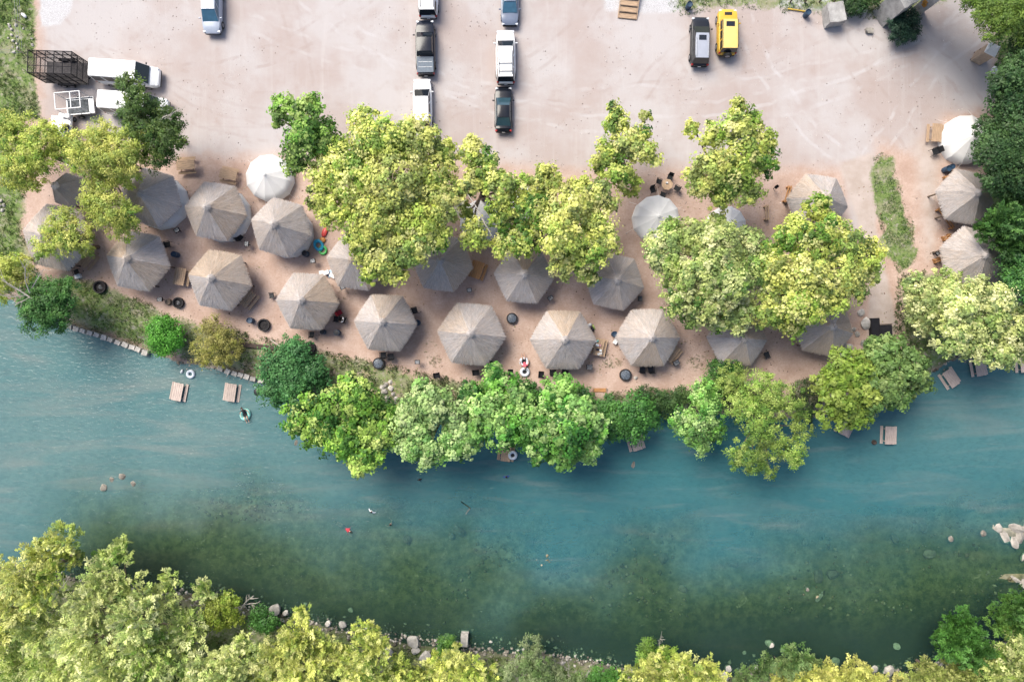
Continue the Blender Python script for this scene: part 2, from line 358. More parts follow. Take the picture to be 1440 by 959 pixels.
    col = mix(edge(sa.outputs[1], 0.5, 0.3, 0.7), col, sandc)
    grav = mix(rng_(grit, 0.35, 0.65), (0.323, 0.306, 0.306), (0.612, 0.612, 0.629))
    # alpha of Col = gravel
    col = mix(edge(A.outputs['Alpha'], 0.7, 0.4, 0.6), col, grav)
    gcol = mix(rng_(fine, 0.3, 0.7), (0.075, 0.135, 0.035), (0.20, 0.26, 0.085))
    gcol = mix(rng_(mid, 0.45, 0.7, 0, 0.85), gcol, (0.30, 0.27, 0.19))
    gcol = mix(rng_(noise(1.7, 6, 0.7), 0.50, 0.66, 0, 0.8), gcol, (0.33, 0.30, 0.25))
    col = mix(edge(sa.outputs[2], 1.3, 0.45, 0.66), col, gcol)
    # wet margin then the bed
    col = mix(math_('MULTIPLY', B.outputs['Alpha'], 0.55), col, (0.10, 0.085, 0.07))
    bed = mix(rng_(noise(1.0, 9, 0.75), 0.38, 0.66), (0.16, 0.16, 0.14), (0.50, 0.45, 0.37))
    ol = mix(rng_(noise(1.3, 9, 0.75), 0.36, 0.66), (0.050, 0.066, 0.026), (0.185, 0.172, 0.080))
    ol = mix(rng_(noise(4.5, 6, 0.75, (0.6, 1.2, 1)), 0.55, 0.75, 0, 0.6), ol, (0.22, 0.19, 0.10))
    ol = mix(rng_(noise(0.8, 6, 0.7, None, 0.6, (3, 8, 0)), 0.58, 0.72, 0, 0.8), ol, (0.40, 0.33, 0.21))
    bed = mix(sb_.outputs[1], bed, ol)
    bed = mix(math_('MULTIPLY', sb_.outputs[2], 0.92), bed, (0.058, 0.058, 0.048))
    col = mix(sb_.outputs[0], col, bed)
    L.new(col, b.inputs['Base Color'])
    bp = N.new('ShaderNodeBump'); bp.inputs['Strength'].default_value = 0.5; bp.inputs['Distance'].default_value = 0.06
    hsum = math_('ADD', math_('MULTIPLY', fine, 0.7), math_('MULTIPLY', grit, 0.3)); L.new(hsum, bp.inputs['Height']); L.new(bp.outputs[0], b.inputs['Normal'])
    return m
ground = link('ground', ground_me, ground_material()); tag(ground, kind='structure')

# river surface
wx = axis(-64, 64, 1.0, 1500); wy = np.arange(-40, 16.01, 1.0)
WX, WY = np.meshgrid(wx, wy, indexing='ij'); wpx = WX * S + 720; wpy = 479.5 - WY * S
# extend rows to follow the banks far outside the frame
WY2 = WY + np.where(np.abs(WX) > 64, wline(NB, WX) - wline(NB, np.clip(WX, -64, 64)), 0) * 0.5
wol = np.interp(wpx, [-200, 0, 100, 180, 330, 500, 700, 900, 1150, 1440, 1700], [800, 770, 745, 690, 700, 735, 775, 770, 745, 735, 720])
wclear = sstep(-120, 150, wpy - wol + (fbm(WX, WY, 22, 0.12, 4) - 0.5) * 190)
wright = sstep(250, 680, wpx) * (1 - 0.55 * sstep(1050, 1400, wpx) * sstep(720, 600, wpy))
wmesh = arr_mesh('river_water', np.stack([WX.ravel(), WY2.ravel(), np.full(WX.size, WL)], 1),
    (lambda a, b_: np.stack([(a * b_[1] + c).ravel() for a, c in ()], 1))(0, 0) if False else np.stack([((np.arange(len(wx) - 1)[:, None]) * len(wy) + np.arange(len(wy) - 1)[None, :]).ravel() + k for k in (0, len(wy), len(wy) + 1, 1)], 1),
    np.stack([wclear.ravel(), wright.ravel(), np.zeros(WX.size)], 1), smooth=True)
def water_material():
    m = bpy.data.materials.new('river_water'); m.use_nodes = True; nt = m.node_tree; N = nt.nodes; L = nt.links
    N.remove(N['Principled BSDF']); tc = N.new('ShaderNodeTexCoord'); A = N.new('ShaderNodeAttribute'); A.attribute_name = 'Col'
    sp = N.new('ShaderNodeSeparateColor'); L.new(A.outputs['Color'], sp.inputs[0])
    def noise(scale, stretch, det=5, dist=0.3):
        mp = N.new('ShaderNodeMapping'); mp.inputs['Scale'].default_value = stretch; mp.inputs['Rotation'].default_value = (0, 0, R(4)); L.new(tc.outputs['Object'], mp.inputs[0])
        nz = N.new('ShaderNodeTexNoise'); nz.inputs['Scale'].default_value = scale; nz.inputs['Detail'].default_value = det; nz.inputs['Distortion'].default_value = dist; L.new(mp.outputs[0], nz.inputs['Vector']); return nz.outputs[0]
    def rg(v, a0, a1, b0, b1):
        r = N.new('ShaderNodeMapRange'); r.interpolation_type = 'SMOOTHSTEP'
        for k, val in (('From Min', a0), ('From Max', a1), ('To Min', b0), ('To Max', b1)): r.inputs[k].default_value = val
        L.new(v, r.inputs['Value']); return r.outputs[0]
    def mixc(f, c0, c1):
        x = N.new('ShaderNodeMix'); x.data_type = 'RGBA'; L.new(f, x.inputs[0])
        for i, c in ((6, c0), (7, c1)):
            if isinstance(c, tuple): x.inputs[i].default_value = (*c, 1)
            else: L.new(c, x.inputs[i])
        return x.outputs[2]
    streak = noise(0.9, (0.16, 1.1, 1), 9, 0.6); ripple_shade = noise(3.2, (0.5, 1.2, 1), 6, 0.8); patch = noise(0.09, (0.6, 1, 1), 4)
    c = mixc(sp.outputs[1], (0.135, 0.245, 0.252), (0.045, 0.165, 0.192))       # milky suspended silt, bluer downstream
    c = mixc(rg(patch, 0.35, 0.7, 0, 0.45), c, (0.045, 0.170, 0.195))
    c = mixc(rg(streak, 0.52, 0.80, 0, 0.5), c, (0.20, 0.25, 0.25)); c = mixc(rg(ripple_shade, 0.35, 0.75, 0, 0.24), c, (0.02, 0.075, 0.095))  # ripple shading is painted into the water colour
    st2 = noise(0.35, (0.2, 1.3, 1), 8, 0.8); inv = N.new('ShaderNodeMath'); inv.operation = 'MULTIPLY_ADD'; inv.inputs[1].default_value = -0.75; inv.inputs[2].default_value = 1.0; L.new(sp.outputs[1], inv.inputs[0])
    mf = N.new('ShaderNodeMath'); mf.operation = 'MULTIPLY'; L.new(rg(st2, 0.48, 0.72, 0, 0.38), mf.inputs[0]); L.new(inv.outputs[0], mf.inputs[1]); c = mixc(mf.outputs[0], c, (0.29, 0.30, 0.28))
    dif = N.new('ShaderNodeBsdfDiffuse'); L.new(c, dif.inputs[0])
    tr = N.new('ShaderNodeBsdfTransparent'); tr.inputs[0].default_value = (0.60, 0.80, 0.64, 1)
    t = rg(sp.outputs[0], 0.0, 1.0, 0.72, 0.09)
    mx = N.new('ShaderNodeMixShader'); L.new(t, mx.inputs[0]); L.new(tr.outputs[0], mx.inputs[1]); L.new(dif.outputs[0], mx.inputs[2])
    gl = N.new('ShaderNodeBsdfGlossy'); gl.inputs['Roughness'].default_value = 0.08
    bp = N.new('ShaderNodeBump'); bp.inputs['Strength'].default_value = 0.8; bp.inputs['Distance'].default_value = 0.08
    rip = noise(2.2, (0.7, 1.6, 1), 4, 0.6); L.new(rip, bp.inputs['Height'])
    L.new(bp.outputs[0], gl.inputs['Normal'])
    fr = N.new('ShaderNodeFresnel'); fr.inputs[0].default_value = 1.33; L.new(bp.outputs[0], fr.inputs[1])
    m2 = N.new('ShaderNodeMixShader'); L.new(fr.outputs[0], m2.inputs[0]); L.new(mx.outputs[0], m2.inputs[1]); L.new(gl.outputs[0], m2.inputs[2])
    L.new(m2.outputs[0], N['Material Output'].inputs[0])
    return m
water = link('river_water', wmesh, water_material()); tag(water, kind='structure')

# ------------------------------------------------------------------ thatched huts
def panel_mesh(seed, Rr=3.35, rise=2.15, eave=0.0):
    """one triangular thatch panel: apex at origin height `rise`, eave edge at radius Rr, spanning +-30 degrees about +x; shaggy straw on top"""
    g = np.random.default_rng(seed); V = []; F = []; Cc = []
    ap = np.array([0, 0, rise]); c30 = math.cos(R(30)); s30 = math.sin(R(30))
    A_ = np.array([Rr * c30, -Rr * s30, 0]); B_ = np.array([Rr * c30, Rr * s30, 0])
    nrm = np.cross(A_ - ap, B_ - ap); nrm /= np.linalg.norm(nrm)
    if nrm[2] < 0: nrm = -nrm
    down = np.array([Rr * c30, 0, -rise]); down /= np.linalg.norm(down)
    side = np.array([0, 1, 0.0])
    def pt(u, v):   # u 0..1 down the slope, v -1..1 across
        return ap + (A_ - ap) * u * (1 - v) / 2 + (B_ - ap) * u * (1 + v) / 2
    # backing slab: 8 x 6 grid, uneven
    nu, nv = 8, 7; base = len(V)
    for i in range(nu + 1):
        u = max(0.001, i / nu)
        for j in range(nv + 1):
            v = -1 + 2 * j / nv
            p = pt(u, v) + nrm * (g.normal() * 0.012 + 0.06 * (1 - v * v) * u); V.append(p); k = 0.80 + g.random() * 0.12; Cc.append((k, k, k))
    for i in range(nu):
        for j in range(nv):
            q0 = i * (nv + 1) + j; F.append((q0, q0 + nv + 1, q0 + nv + 2, q0 + 1))
    # eave thickness skirt
    b2 = len(V)
    for j in range(nv + 1):
        v = -1 + 2 * j / nv; V.append(pt(1, v) - np.array([0.03, 0, 0.24]) + g.normal(0, 0.015, 3)); Cc.append((0.45, 0.42, 0.4))
    for j in range(nv):
        q0 = nu * (nv + 1) + j; F.append((q0, b2 + j, b2 + j + 1, q0 + 1))
    V = [np.array(v) for v in V]
    # straws
    n = 2300
    for k in range(n):
        u = 0.93 * math.sqrt(g.random()); v = g.uniform(-1, 1)
        if g.random() < 0.16: u = g.uniform(0.90, 0.99)
        p = pt(u, v) + nrm * (0.05 * (1 - v * v) * u + g.uniform(0.01, 0.06))
        ln = g.uniform(0.30, 0.75); w = g.uniform(0.010, 0.024)
        ln = min(ln, max(0.16, ((1.07 if g.random() < 0.3 else 1.03) - u) * 3.55)); d = down + side * (g.normal() * 0.10 + v * 0.50) + nrm * g.normal() * 0.06; d /= np.linalg.norm(d)
        s = np.cross(d, nrm); s /= np.linalg.norm(s); tip = p + d * ln - nrm * g.uniform(0.0, 0.07)
        if u > 0.9: tip[2] -= 0.03
        q0 = len(V); V += [p - s * w, p + s * w, tip + s * w * 0.6, tip - s * w * 0.6]; F.append((q0, q0 + 1, q0 + 2, q0 + 3))
        k_ = 0.72 + 0.38 * g.random() ** 1.2; wv = 0.96 + 0.1 * g.random(); Cc += [(k_ * wv, k_, k_ / wv)] * 4
    return arr_mesh('thatch_panel', np.array(V), np.array(F), np.array(Cc))
PANELS = [panel_mesh(100 + i) for i in range(4)]
for me in PANELS: me.materials.append(M_thatch)
bm = bmesh.new(); cyl(bm, (0, 0, 0), (0, 0, 2.35), 0.09, 0.08, 8); POST = bm_mesh(bm, 'post', 40); POST.materials.append(M_bark)
def rafter_me():
    bm = bmesh.new(); cyl(bm, (3.0, 0, 2.12), (0.1, 0, 4.2), 0.05, 0.04, 6); return bm_mesh(bm, 'rafter', 40)
RAFT = rafter_me(); RAFT.materials.append(M_bark)
def beam_me():
    bm = bmesh.new(); cyl(bm, (2.75 * math.cos(R(30)) , -2.75 * math.sin(R(30)), 2.28), (2.75 * math.cos(R(30)), 2.75 * math.sin(R(30)), 2.28), 0.06, 0.06, 6); return bm_mesh(bm, 'eave_beam', 40)
BEAM = beam_me(); BEAM.materials.append(M_bark)
def cap_me():
    g = np.random.default_rng(5); V = []; F = []; Cc = []
    for k in range(160):
        a = g.uniform(0, 2 * math.pi); ln = g.uniform(0.25, 0.5); r0 = 0.04
        d = np.array([math.cos(a) * 0.82, math.sin(a) * 0.82, -0.55]); s = np.array([-math.sin(a), math.cos(a), 0]); p = np.array([r0 * math.cos(a), r0 * math.sin(a), 0.16 + g.uniform(-0.03, 0.03)])
        t = p + d * ln; q0 = len(V); V += [p - s * 0.03, p + s * 0.03, t + s * 0.025, t - s * 0.025]; F.append((q0, q0 + 1, q0 + 2, q0 + 3)); kk = 0.62 + 0.3 * g.random(); Cc += [(kk, kk, kk)] * 4
    return arr_mesh('ridge_cap', np.array(V), np.array(F), np.array(Cc))
CAPM = cap_me(); CAPM.materials.append(M_thatch)

EAVE = 2.3
def hut(px, py, rot, label, rad_px=46, n=6):
    x, y = P(px, py, EAVE); x, y = x, y
    t = empty('thatched_hut', (x, y, gz(x, y)), R(rot), label, 'hut', 'thatched huts of the camp')
    k = 0.955 * rad_px / S * (HC - EAVE) / HC / 3.35
    for i in range(6):
        o = link('thatch_panel', PANELS[random.randrange(4)], None, t, (0, 0, EAVE - 0.02), (0, 0, R(30 + 60 * i))); o.scale = (k, k * random.choice((1, -1)), 1.0)
        p = link('post', POST, None, t, (2.75 * k * math.cos(R(60 * i)), 2.75 * k * math.sin(R(60 * i)), 0))
        r_ = link('rafter', RAFT, None, t, (0, 0, 0), (0, 0, R(60 * i))); r_.scale = (k, k, 1)
        b_ = link('eave_beam', BEAM, None, t, (0, 0, 0), (0, 0, R(30 + 60 * i))); b_.scale = (k, k, 1)
    link('ridge_cap', CAPM, None, t, (0, 0, EAVE + 2.13))
    return t
HUTS = [
 (80, 334, -12, 'thatched hut half hidden under the feathery tree at the left edge', 50),
 (97, 268, -20, 'small thatched roof peeping between the yellow-green trees at far left', 26),
 (212, 278, -16, 'dark-stained thatched hut beside the dark green tree, white canvas poking out', 44),
 (303, 297, -8, 'thatched hut next to the round white tent, thin white canvas strip at its eave', 45),
 (395, 320, -15, 'thatched hut just below the round white tent and beside the pool floats', 44),
 (194, 367, -10, 'thatched hut above the lawn with a fire ring, nearest the left bank', 46),
 (309, 394, -10, 'thatched hut above the bright green round bush and yellow shrub', 46),
 (432, 424, -3, 'thatched hut with red and black camp chairs at its right corner', 45),
 (542, 454, -3, 'thatched hut with a shiny lidded fire ring below its front edge', 45),
 (663, 470, -5, 'thatched hut left of the fire ring that lies between two front-row huts', 49),
 (792, 478, -1, 'thatched hut with the laden picnic table at its right corner', 47),
 (911, 475, 0, 'thatched hut with one brown panel and one dark mottled panel', 46),
 (502, 368, -8, 'thatched hut mostly hidden under the biggest yellow-green tree', 44),
 (622, 370, -8, 'thatched hut with a brown picnic table at its right, below the biggest tree', 44),
 (737, 388, -5, 'thatched hut cut off by foliage, behind the gap of two front-row huts', 43),
 (864, 396, -12, 'thatched hut poking out below the tree row left of the open dirt path', 43),
 (1037, 476, -3, 'thatched hut at the lower edge of the big pale sycamore, front row', 43),
 (1158, 460, -12, 'thatched hut next to the tumbled rocks and the sandy ramp', 44),
 (1150, 285, -8, 'thatched hut at the lot edge beside the sandy ramp, partly behind a sycamore', 44),
 (1357, 277, -12, 'thatched hut by the blue barrels and orange log rails at right', 42),
 (1366, 362, -18, 'lower of the two thatched huts under the dark trees at right', 46)]
HUT_OBJ = [hut(*h[:4], rad_px=h[4]) for h in HUTS]

# ------------------------------------------------------------------ bell tents
def gore_mesh(Rr=2.45, wall=0.95, top=2.15, n=12):
    a0 = math.pi / n; V = []; F = []
    prof = [(0.03, top), (0.5, top - 0.30), (1.2, top - 0.64), (1.9, wall + 0.27), (Rr, wall), (Rr + 0.05, 0.0)]
    for r, z in prof:
        for t in (-1, -0.5, 0, 0.5, 1):
            sag = 0.035 * (1 - t * t) * r / Rr
            aa = a0 * t; rr = r * (math.cos(a0) / math.cos(aa)) if False else r * math.cos(a0) / math.cos(aa)
            V.append((rr * math.cos(aa), rr * math.sin(aa), z - sag))
    for i in range(len(prof) - 1):
        for j in range(4):
            q0 = i * 5 + j; F.append((q0, q0 + 5, q0 + 6, q0 + 1))
    me = arr_mesh('canvas_gore', np.array(V), np.array(F)); me.shade_smooth(); me.materials.append(M_canvas); return me
GORE = gore_mesh()
bm = bmesh.new(); cyl(bm, (0, 0, 0), (0, 0, 2.25), 0.03, n=6); TPOLE = bm_mesh(bm, 'centre_pole'); TPOLE.materials.append(M_alu)
bm = bmesh.new(); lathe(bm, [(0.16, 0.0), (0.14, 0.09), (0.02, 0.14)], 12); TCAP = bm_mesh(bm, 'peak_cap', 40); TCAP.materials.append(M_canvas)
bm = bmesh.new(); cyl(bm, (2.45, 0, 0.96), (3.3, 0, 0.02), 0.012, n=4); GUY = bm_mesh(bm, 'guy_rope'); GUY.materials.append(M_canvas)
def tent(px, py, label, rad_px=33, rot=0, z=0.5, guys=True):
    x, y = P(px, py, z); t = empty('bell_tent', (x, y, gz(x, y)), R(rot), label, 'tent', 'white bell tents')
    k = rad_px / S * (HC - z) / HC / 2.5
    for i in range(12):
        o = link('canvas_gore', GORE, None, t, None, (0, 0, R(30 * i))); o.scale = (k, k, 1)
        if guys and i % 2 == 0:
            g_ = link('guy_rope', GUY, None, t, None, (0, 0, R(30 * i + 15))); g_.scale = (k, k, 1)
    link('centre_pole', TPOLE, None, t); link('peak_cap', TCAP, None, t, (0, 0, 2.08))
    return t
tent(380, 251, 'round white canvas bell tent standing clear at the edge of the parking lot', 33, 6)
tent(1356, 197, 'white canvas bell tent tucked under the dark trees at the right edge', 34, 3)
tent(922, 308, 'white bell tent beside the wooden octagonal table with black chairs', 33, 10)
tent(1020, 318, 'white bell tent almost covered by the pale sycamore crowns', 28, 0)
tent(676, 312, 'white bell tent showing through leaf gaps right of the biggest tree', 30, 0)
tent(745, 290, 'white bell tent glimpsed through the middle tree row', 28, 0)
tent(226, 285, 'white canvas tent under the dark-stained thatched roof', 38, 12, guys=False)
tent(313, 302, 'white canvas tent under the thatched roof next to the clear-standing bell tent', 39, 5, guys=False)
tent(404, 327, 'white canvas tent under the thatched roof near the pool floats', 36, 5, guys=False)

# ------------------------------------------------------------------ picnic tables, benches, grills, barrels, fire rings, chairs
def table_meshes():
    D = {}
    bm = bmesh.new()
    for i in range(5): box(bm, 0, -0.40 + 0.20 * i, 0.755, 1.85 + random.uniform(-.02, .02), 0.185, 0.04, bev=0.006)
    D['tabletop'] = bm_mesh(bm, 'tabletop')
    bm = bmesh.new()
    for i in range(2): box(bm, 0, -0.075 + 0.15 * i, 0.44, 1.85, 0.14, 0.04, bev=0.006)
    D['bench_seat'] = bm_mesh(bm, 'bench_seat')
    bm = bmesh.new()
    for s in (-1, 1): box(bm, 0, s * 0.40, 0.37, 0.045, 0.09, 0.84, rot=Matrix.Rotation(s * R(26), 3, 'X'), bev=0.004)
    box(bm, 0.045, 0, 0.385, 0.04, 1.72, 0.09); box(bm, 0.045, 0, 0.69, 0.04, 0.8, 0.09)
    D['leg_frame'] = bm_mesh(bm, 'leg_frame')
    return D
TM = table_meshes()
def picnic(px, py, rz, label, m=None, k=1.0, group='picnic tables'):
    x, y, z = Pg(px, py); xx, yy = P(px, py, z + 0.7)
    t = empty('picnic_table', (xx, yy, gz(xx, yy)), R(rz), label, 'picnic table', group); t.scale = (k, k, 1)
    mm = m or M_wood
    def L(n, key, loc, rot=(0, 0, 0)):
        o = bpy.data.objects.new(n, TM[key]); C.objects.link(o); o.parent = t; o.location = loc; o.rotation_euler = rot
        if not TM[key].materials: TM[key].materials.append(M_wood)
        o.material_slots[0].link = 'OBJECT'; o.material_slots[0].material = mm
    L('tabletop', 'tabletop', (0, 0, 0)); L('bench_seat', 'bench_seat', (0, 0.72, 0)); L('bench_seat', 'bench_seat', (0, -0.72, 0))
    L('leg_frame', 'leg_frame', (0.62, 0, 0)); L('leg_frame', 'leg_frame', (-0.66, 0, 0))
    return t
WG = 'picnic tables standing in the river'
picnic(250, 551, 79, 'picnic table in the river below the white swim ring', M_greywood, 1.0, WG)
picnic(325, 552, 82, 'picnic table in the river above the person on the mint tube', M_greywood, 1.0, WG)
picnic(894, 621, 106, 'picnic table in the river peeping out from under the small dark green tree', M_greywood, 1.0, WG)
picnic(1190, 600, 64, 'tilted picnic table in the shallows half under the yellow-green bank tree', M_greywood, 1.0, WG)
picnic(1251, 612, 88, 'lone picnic table in the shallows next to the dark stump', M_greywood, 1.0, WG)
picnic(1337, 532, 124, 'picnic table turned diagonally in the shallows at the bend', M_greywood, 1.0, WG)
picnic(1378, 516, 100, 'picnic table almost hidden under the big pale tree at right', M_greywood, 1.0, WG)
picnic(1441, 511, 95, 'picnic table in the river cut by the right picture edge', M_greywood, 1.0, WG)
picnic(712, 636, 82, 'picnic table in the river with a white tube lying on it', M_wood, 1.0, WG)
LG = 'picnic tables on the camp ground'
picnic(261, 232, 4, 'picnic table on the lot edge below the dark green tree', M_wood, 1.0, LG)
picnic(321, 246, -12, 'picnic table at the back of the hut left of the round tent', M_wood, 0.95, LG)
picnic(254, 389, 80, 'picnic table between two huts above the fire ring with white ash', M_wood, 0.95, LG)
picnic(348, 420, 52, 'picnic table under the right eave of the hut above the yellow shrub', M_wood, 0.95, LG)
picnic(672, 380, 70, 'brown picnic table beside the hut below the biggest tree', M_orangewood, 0.95, LG)
picnic(1317, 187, 86, 'picnic table left of the white tent by the dark trees', M_wood, 1.0, LG)
picnic(945, 497, 52, 'picnic table under the right eave of the hut with the mottled panel', M_wood, 0.95, LG)
picnic(122, 364, 50, 'dark picnic table beside the hut under the feathery left tree', M_wood, 0.95, LG)
picnic(842, 488, 78, 'picnic table crowded with white bags and food beside the hut', M_wood, 0.95, LG)

def bench(px, py, rz, L_, label, m=M_orangewood, zt=0.5):
    x, y, z = Pg(px, py); t = empty('log_bench', (x, y, z), R(rz), label, 'bench')
    part('seat', m, t, lambda bm: (box(bm, 0, 0, zt, L_, 0.13, 0.07, bev=0.01), box(bm, 0, 0.24, zt, L_, 0.13, 0.07, bev=0.01)))
    for s in (-1, 1): part('leg', m, t, lambda bm: (box(bm, s * (L_ / 2 - 0.15), 0.12, zt / 2 - 0.02, 0.12, 0.5, zt - 0.07, bev=0.01),))
    return t
bench(1325, 309, -55, 2.6, 'long orange log bench on the open side of the upper right hut')
bench(1331, 252, 25, 0.9, 'short orange log rail beside the blue barrels')
bench(1329, 336, 25, 0.9, 'short orange log rail between the two right huts')
bench(1316, 368, 22, 0.8, 'short orange log rail at the lower right hut')
bench(1078, 300, 92, 1.6, 'pale plank bench by the lot edge right of the tree row', M_wood)
bench(1107, 275, 75, 1.8, 'orange plank bench along the hut beside the sandy ramp', M_orangewood)

def barrel_meshes():
    bm = bmesh.new(); lathe(bm, [(0.0, 0.02), (0.28, 0.02), (0.29, 0.3), (0.305, 0.31), (0.29, 0.33), (0.29, 0.6), (0.305, 0.61), (0.29, 0.63), (0.285, 0.88), (0.30, 0.90), (0.27, 0.90), (0.26, 0.80), (0.0, 0.78)], 18)
    a_ = bm_mesh(bm, 'drum', 45); a_.materials.append(M_barrel)
    bm = bmesh.new(); lathe(bm, [(0.265, 0.905), (0.265, 0.925), (0.10, 0.95), (0.0, 0.95)], 18); b_ = bm_mesh(bm, 'lid', 45); b_.materials.append(M_blackplastic)
    return a_, b_
DRUM, LID = barrel_meshes()
def barrel(px, py, label, lid=False, k=1.0):
    x, y, z = Pg(px, py); t = empty('trash_barrel', (x, y, z), random.uniform(0, 6), label, 'barrel', 'trash barrels'); t.scale = (k, k, k)
    link('drum', DRUM, None, t)
    if lid: link('lid', LID, None, t)
barrel(250, 359, 'dark blue barrel right of the hut above the lawn')
barrel(495, 392, 'blue barrel at the foot of the biggest tree')
barrel(588, 454, 'dark barrel at the right corner of the hut above the shiny fire ring')
barrel(476, 468, 'dark barrel below the red and black camp chairs', True)
barrel(456, 467, 'dark blue barrel under the lower eave of the hut with red chairs', True, 0.85)
barrel(863, 470, 'dark barrel between the laden picnic table and the mottled hut')
barrel(1327, 240, 'left of the two blue barrels by the upper right hut')
barrel(1333, 237, 'right of the two blue barrels by the upper right hut', False, 0.9)
barrel(1132, 23, 'blue barrel at the top edge beside the yellow pipe')
barrel(967, 12, 'blue barrel in the weeds above the dark grey car')
barrel(355, 451, 'small dark barrel left of the fire ring by the log')
barrel(432, 358, 'dark barrel next to the blue pool ring', True)

def grill_meshes():
    bm = bmesh.new()
    for dx, dy, sx, sy in ((0.25, 0, 0.02, 0.42), (-0.25, 0, 0.02, 0.42), (0, 0.2, 0.5, 0.02), (0, -0.2, 0.5, 0.02)): box(bm, dx, dy, 0.88, sx, sy, 0.22)
    box(bm, 0, 0, 0.78, 0.5, 0.4, 0.02); a_ = bm_mesh(bm, 'fire_box'); a_.materials.append(M_steel)
    bm = bmesh.new(); cyl(bm, (0, 0, 0), (0, 0, 0.78), 0.04, n=8); b_ = bm_mesh(bm, 'pedestal', 40); b_.materials.append(M_steel)
    bm = bmesh.new()
    for i in range(7): box(bm, 0, -0.17 + i * 0.055, 0.975, 0.46, 0.014, 0.014)
    c_ = bm_mesh(bm, 'grate'); c_.materials.append(M_alu)
    bm = bmesh.new(); lathe(bm, [(0.20, 0.80), (0.14, 0.85), (0.0, 0.87)], 10); d_ = bm_mesh(bm, 'ash_heap', 60); d_.materials.append(M_ash)
    return a_, b_, c_, d_
GB, GP, GG, GA = grill_meshes()
def grill(px, py, rz, label, ash=True, grate=True, k=1.0):
    x, y, z = Pg(px, py); x, y = P(px, py, z + 0.85); t = empty('park_grill', (x, y, gz(x, y)), R(rz), label, 'grill', 'pedestal barbecue grills'); t.scale = (k, k, 1)
    link('fire_box', GB, None, t); link('pedestal', GP, None, t)
    if grate: link('grate', GG, None, t)
    if ash: link('ash_heap', GA, None, t)
grill(249, 324, 30, 'barbecue grill in the gap between the dark-stained hut and its neighbour')
grill(347, 343, 80, 'barbecue grill below the hut beside the round white tent', False)
grill(225, 421, 0, 'barbecue grill left of the fire ring with white ash', False)
grill(482, 404, 25, 'barbecue grill with bright grate right of the hut with red chairs')
grill(440, 367, 10, 'barbecue grill with pale ash near the blue pool ring')
grill(660, 408, 8, 'barbecue grill with white ash below the brown picnic table')
grill(587, 509, 0, 'barbecue grill with white ash right of the shiny fire ring')
grill(614, 528, 10, 'black barbecue grill above the river trees, left of the hut corner', False, False, 1.3)
grill(669, 524, 5, 'black barbecue grill below the middle front-row hut', False, False, 1.35)
grill(718, 524, 90, 'black barbecue grill just left of the two swim tubes', False, False, 1.3)
grill(761, 527, 85, 'black barbecue grill just right of the two swim tubes', False, False, 1.35)
grill(774, 419, 40, 'barbecue grill behind the hut with the laden table', False)
grill(900, 420, 88, 'barbecue grill on the dirt path at the tree row', False)
grill(829, 516, 0, 'barbecue grill left of the fire ring with the blue-grey lid', False, True, 1.2)
grill(951, 510, 30, 'barbecue grill at the lower right corner of the mottled hut', False, True, 1.2)
grill(1319, 356, 40, 'barbecue grill with white ash by the right huts')
grill(1092, 263, 40, 'small black barbecue grill on the open dirt right of the trees', False, False, 0.7)

def ring_meshes():
    bm = bmesh.new(); lathe(bm, [(0.62, 0.0), (0.64, 0.30), (0.62, 0.36), (0.50, 0.36), (0.48, 0.30), (0.48, 0.02)], 28); a_ = bm_mesh(bm, 'ring_wall', 35); a_.materials.append(M_char)
    bm = bmesh.new(); lathe(bm, [(0.48, 0.08), (0.34, 0.13), (0.15, 0.18), (0.0, 0.20)], 16)
    for v in bm.verts: v.co.z += random.uniform(-.02, .03)
    b_ = bm_mesh(bm, 'ash_bed', 60); b_.materials.append(M_darkash)
    bm = bmesh.new()
    for i in range(9): box(bm, 0, -0.40 + i * 0.1, 0.37, 2 * math.sqrt(max(0.01, 0.5 ** 2 - (-0.40 + i * 0.1) ** 2)), 0.018, 0.018)
    c_ = bm_mesh(bm, 'cooking_grate'); c_.materials.append(M_steel)
    bm = bmesh.new(); lathe(bm, [(0.50, 0.38), (0.47, 0.42), (0.25, 0.46), (0.06, 0.47), (0.06, 0.53), (0.0, 0.54)], 20); d_ = bm_mesh(bm, 'lid', 30); d_.materials.append(mat('lid_steel', (0.10, 0.12, 0.15), 0.4, 0.5, 5))
    bm = bmesh.new(); lathe(bm, [(0.24, 0.17), (0.18, 0.22), (0.0, 0.25)], 12)
    for v in bm.verts: v.co.x *= random.uniform(.6, 1.1); v.co.y *= random.uniform(.6, 1.1)
    e_ = bm_mesh(bm, 'white_ash', 60); e_.materials.append(M_ash)
    return a_, b_, c_, d_, e_
RW, RA, RG, RL, RE = ring_meshes()
def firering(px, py, label, ash=False, lid=False, k=1.0):
    x, y, z = Pg(px, py); t = empty('fire_ring', (x, y, z), random.uniform(0, 6), label, 'fire ring', 'black fire rings'); t.scale = (k, k, 1)
    link('ring_wall', RW, None, t); link('ash_bed', RA, None, t)
    if ash: link('white_ash', RE, None, t)
    if lid: link('lid', RL, None, t)
    else: link('cooking_grate', RG, None, t)
firering(142, 404, 'fire ring on the lawn below the leftmost front-row hut', True, k=1.05)
firering(252, 426, 'fire ring heaped with white ash beside a barbecue grill', True, k=0.9)
firering(372, 457, 'black fire ring above the dark log, below the hut with red chairs', k=1.0)
firering(436, 489, 'soot-black fire ring beside the small green bank tree', k=1.0)
firering(533, 511, 'fire ring with a shiny dark lid between hut and bank trees', False, True, 0.95)
firering(720, 448, 'fire ring in the middle between two front-row huts', False, True, 0.9)
firering(879, 527, 'fire ring with a blue-grey lid near the wooden river steps', False, True, 0.98)
